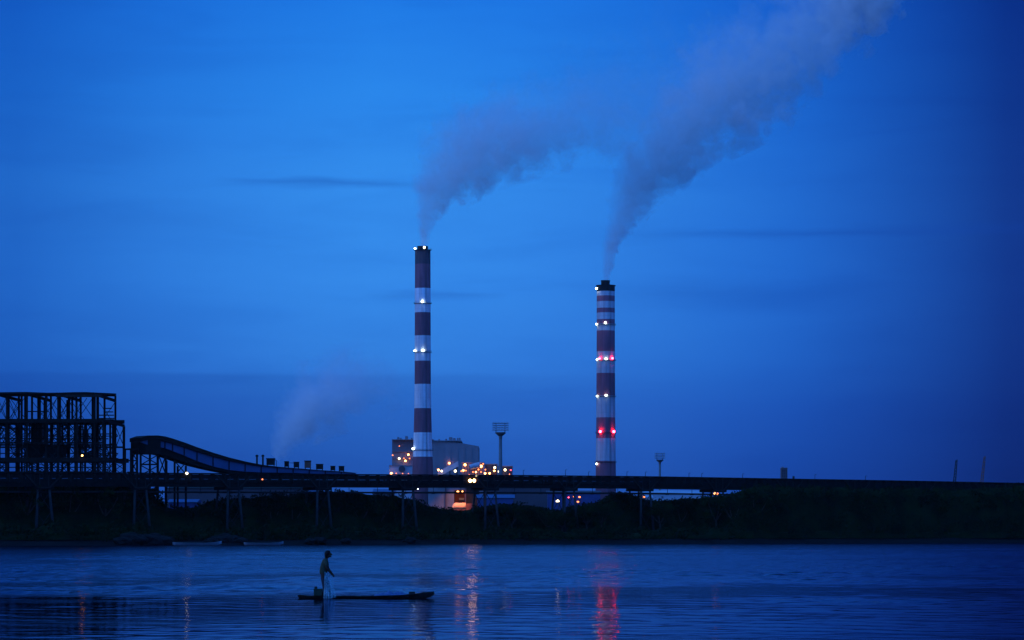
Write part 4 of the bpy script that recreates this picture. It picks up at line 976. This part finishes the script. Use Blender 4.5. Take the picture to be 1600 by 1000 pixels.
    for i in range(nx+1):
        u = i/nx*4; k = min(3, int(u)); fu = u-k
        a = [top[k][q]+(top[k+1][q]-top[k][q])*fu for q in range(3)]; c = [bot[k][q]+(bot[k+1][q]-bot[k][q])*fu for q in range(3)]
        for j in range(nz_+1):
            v = j/nz_; e = v**1.5; x = a[0]+(c[0]-a[0])*e; y = a[1]+(c[1]-a[1])*v; d = a[2]+(c[2]-a[2])*v
            fold = (.012+.035*v)*math.sin(u*7.5+2*mnoise.noise((u*2, v*2, 0)))
            vs.append(F(x, y, d+fold))
    b = MB(on); b.add(vs, [(i*(nz_+1)+j, (i+1)*(nz_+1)+j, (i+1)*(nz_+1)+j+1, i*(nz_+1)+j+1) for i in range(nx) for j in range(nz_)])
    ob = b.build('fishing_net', m, None, True, False); so = ob.modifiers.new('Solid', 'SOLIDIFY'); so.thickness = .004
    tag(ob, 'pale translucent fishing net hanging from the hands of the fisherman to the water', 'net')
fisherman()

# ------------------------------------------------------------------ smoke: volumes with real extent above each stack
def plume(name, label, px0, py0, Y, pts, dens, albedo, fade, softL=.15, softR=.72, ns=(36., 11.), seed=0., namp=(.95,.45)):
    """pts: (px, py, radius px) along the centre line"""
    k = Y/FPX; o = P(px0, py0, Y); r2 = math.sqrt(2)
    uv = [((x-px0)*k, (py0-y)*k, r*k) for x, y, r in pts]
    U = [(x+z)/r2 for x, z, r in uv]; Vv = [(x-z)/r2 for x, z, r in uv]; RR = [r for _, _, r in uv]
    # domain mesh: lumpy closed tube round the centre line
    b = MB(o); rings = []; ns_ = 30
    # resample
    def at(u, tab):
        for i in range(len(U)-1):
            if u <= U[i+1]: return tab[i]+(tab[i+1]-tab[i])*(u-U[i])/(U[i+1]-U[i])
        return tab[-1]
    K = 44
    for i in range(K+1):
        u = U[0]+(U[-1]-U[0])*(i/K)**1.4; v = at(u, Vv); r = at(u, RR)*1.32
        u2 = min(U[-1], u+2); tan = Vector(((u2-u)+(at(u2,Vv)-v), 0, (u2-u)-(at(u2,Vv)-v)))
        if tan.length < 1e-4: tan = Vector((1,0,1))
        c = o+Vector(((u+v)/r2, 0, (u-v)/r2)); ax = Vector((1,0,-1)).normalized()
        rings.append([c+(ax*math.cos(2*math.pi*j/ns_)+Vector((0,1,0))*math.sin(2*math.pi*j/ns_))*r*(1+.07*mnoise.noise((u*.03+seed, math.cos(2*math.pi*j/ns_)*1.3, math.sin(2*math.pi*j/ns_)*1.3))) for j in range(ns_)])
    b.loft(rings)
    m = bpy.data.materials.new(name+'_volume'); m.use_nodes = True; t = m.node_tree; t.nodes.clear()
    tc = N(t, 'ShaderNodeTexCoord'); sp = N(t, 'ShaderNodeSeparateXYZ'); t.links.new(tc.outputs['Object'], sp.inputs[0]); x, y, z = sp.outputs
    u = math_n(t, 'DIVIDE', math_n(t, 'ADD', x, z), r2); v = math_n(t, 'DIVIDE', math_n(t, 'SUBTRACT', x, z), r2)
    un = math_n(t, 'DIVIDE', math_n(t, 'SUBTRACT', u, U[0]), U[-1]-U[0], clamp=True)
    def curve(tab, lo, hi):
        n = N(t, 'ShaderNodeFloatCurve'); cv = n.mapping.curves[0]; q = [((a-U[0])/(U[-1]-U[0]), (c-lo)/(hi-lo)) for a, c in zip(U, tab)]
        cv.points[0].location = q[0]; cv.points[1].location = q[-1]
        for a in q[1:-1]: cv.points.new(*a)
        n.mapping.update(); t.links.new(un, n.inputs['Value']); mr = N(t, 'ShaderNodeMapRange', clamp=False); t.links.new(n.outputs[0], mr.inputs[0])
        for i, w in ((1, 0), (2, 1), (3, lo), (4, hi)): mr.inputs[i].default_value = w
        return mr.outputs[0]
    cv = curve(Vv, min(Vv)-1, max(Vv)+1); cr = curve(RR, 0, max(RR)*1.02)
    dv = math_n(t, 'SUBTRACT', v, cv)
    d = math_n(t, 'DIVIDE', math_n(t, 'SQRT', math_n(t, 'ADD', math_n(t, 'MULTIPLY', dv, dv), math_n(t, 'MULTIPLY', y, y))), cr)
    def nz(sc, off, det):
        mp = N(t, 'ShaderNodeMapping'); mp.inputs['Location'].default_value = (off, off*.7, off*.3); t.links.new(tc.outputs['Object'], mp.inputs[0])
        n = N(t, 'ShaderNodeTexNoise', inp={'Scale': 1/sc, 'Detail': det, 'Roughness': .55}); t.links.new(mp.outputs[0], n.inputs['Vector']); return math_n(t, 'SUBTRACT', n.outputs[0], .5)
    grow = math_n(t, 'MULTIPLY', un, 3.0, clamp=True)
    # rounded billows: bulges outwards with creases between them
    def bulge(n): return math_n(t, 'SUBTRACT', .066, math_n(t, 'ABSOLUTE', n))
    n2_ = nz(ns[1], seed+40, 3.0)
    d = math_n(t, 'ADD', d, math_n(t, 'MULTIPLY', bulge(nz(ns[0], seed, 2.0)), math_n(t, 'MULTIPLY', math_n(t, 'ADD', grow, .30), namp[0]*.77)))
    d = math_n(t, 'ADD', d, math_n(t, 'MULTIPLY', bulge(n2_), namp[1]))
    d = math_n(t, 'ADD', d, math_n(t, 'MULTIPLY', nz(ns[0]*1.7, seed+9, 1.0), math_n(t, 'MULTIPLY', grow, .9)))
    # sharper on the lee (lower right) edge, thinner on the upper left
    side = N(t, 'ShaderNodeMapRange', interpolation_type='SMOOTHSTEP'); t.links.new(math_n(t, 'DIVIDE', dv, cr), side.inputs[0])
    for i, w in ((1, -.7), (2, .7), (3, softL), (4, softR)): side.inputs[i].default_value = w
    edge = math_n(t, 'DIVIDE', math_n(t, 'SUBTRACT', 1.0, d), math_n(t, 'SUBTRACT', 1.0, side.outputs[0]), clamp=True)
    fd = ramp(t, un, [(p, (f, f, f)) for p, f in fade])
    body = math_n(t, 'ADD', 1.0, math_n(t, 'MULTIPLY', n2_, -2.6), clamp=False); body = math_n(t, 'MAXIMUM', body, .15)
    den = math_n(t, 'MULTIPLY', math_n(t, 'MULTIPLY', math_n(t, 'MULTIPLY', edge, body), fd), dens)
    pv = N(t, 'ShaderNodeVolumePrincipled'); pv.inputs['Color'].default_value = (*albedo, 1); pv.inputs['Anisotropy'].default_value = .0
    t.links.new(den, pv.inputs['Density'])
    out = N(t, 'ShaderNodeOutputMaterial'); t.links.new(pv.outputs[0], out.inputs['Volume'])
    m.cycles.volume_step_rate = .16
    ob = b.build(name, m, None); tag(ob, label, 'smoke'); return ob
plume('smoke_plume', 'broad pale smoke drifting right from the taller chimney', 660.5, 385, YC,
      [(660.5,387,8),(661,362,15),(665,330,27),(678,292,43),(703,255,60),(745,222,74),(805,197,82),(875,178,86),(950,152,90),(1030,114,94),(1120,66,98),(1220,6,104)],
      .032, (.99,.97,.92), [(0,2.0),(.06,1.4),(.12,1.1),(.25,.75),(.40,.40),(.52,.20),(.66,.08),(1,.0)], .0, .80, ns=(44.,15.), seed=3., namp=(4.4,2.3))
plume('smoke_plume', 'thicker darker smoke billowing up to the right from the shorter chimney', 946, 438.5, YC+40,
      [(946,440,6.5),(948,412,13),(954,380,19),(965,345,27),(982,303,38),(1008,260,51),(1046,212,65),(1094,166,79),(1150,122,88),(1205,82,84),(1255,48,76),(1298,12,76),(1330,-40,86),(1356,-95,92)],
      .042, (.985,.97,.93), [(0,2.2),(.05,1.5),(.12,1.05),(.25,.85),(.45,.62),(.62,.50),(.72,.42),(.80,.55),(.88,.95),(1,.95)], .0, .84, ns=(44.,15.), seed=17., namp=(4.4,2.3))
plume('steam_plume', 'faint thin steam rising behind the gallery below the left sky', 430, 716, 2500,
      [(430,716,12),(438,695,22),(455,670,34),(478,645,46),(510,620,56),(560,598,62),(625,576,66)],
      .075, (.985,.97,.94), [(0,.8),(.35,.6),(.7,.3),(1,.0)], 0., .4, ns=(40.,14.), seed=31., namp=(4.0,2.0))

# ------------------------------------------------------------------ haze
def haze():
    b = MB(); b.box((0, 2800, 349), (8200, 6600, 702)); m = bpy.data.materials.new('haze_air'); m.use_nodes = True; t = m.node_tree; t.nodes.clear()
    pv = N(t, 'ShaderNodeVolumePrincipled'); pv.inputs['Color'].default_value = (.90,.92,.96,1); pv.inputs['Density'].default_value = 1.6e-5; pv.inputs['Anisotropy'].default_value = .2
    o = N(t, 'ShaderNodeOutputMaterial'); t.links.new(pv.outputs[0], o.inputs['Volume'])
    ob = b.build('haze', m); tag(ob, kind='stuff')
haze()
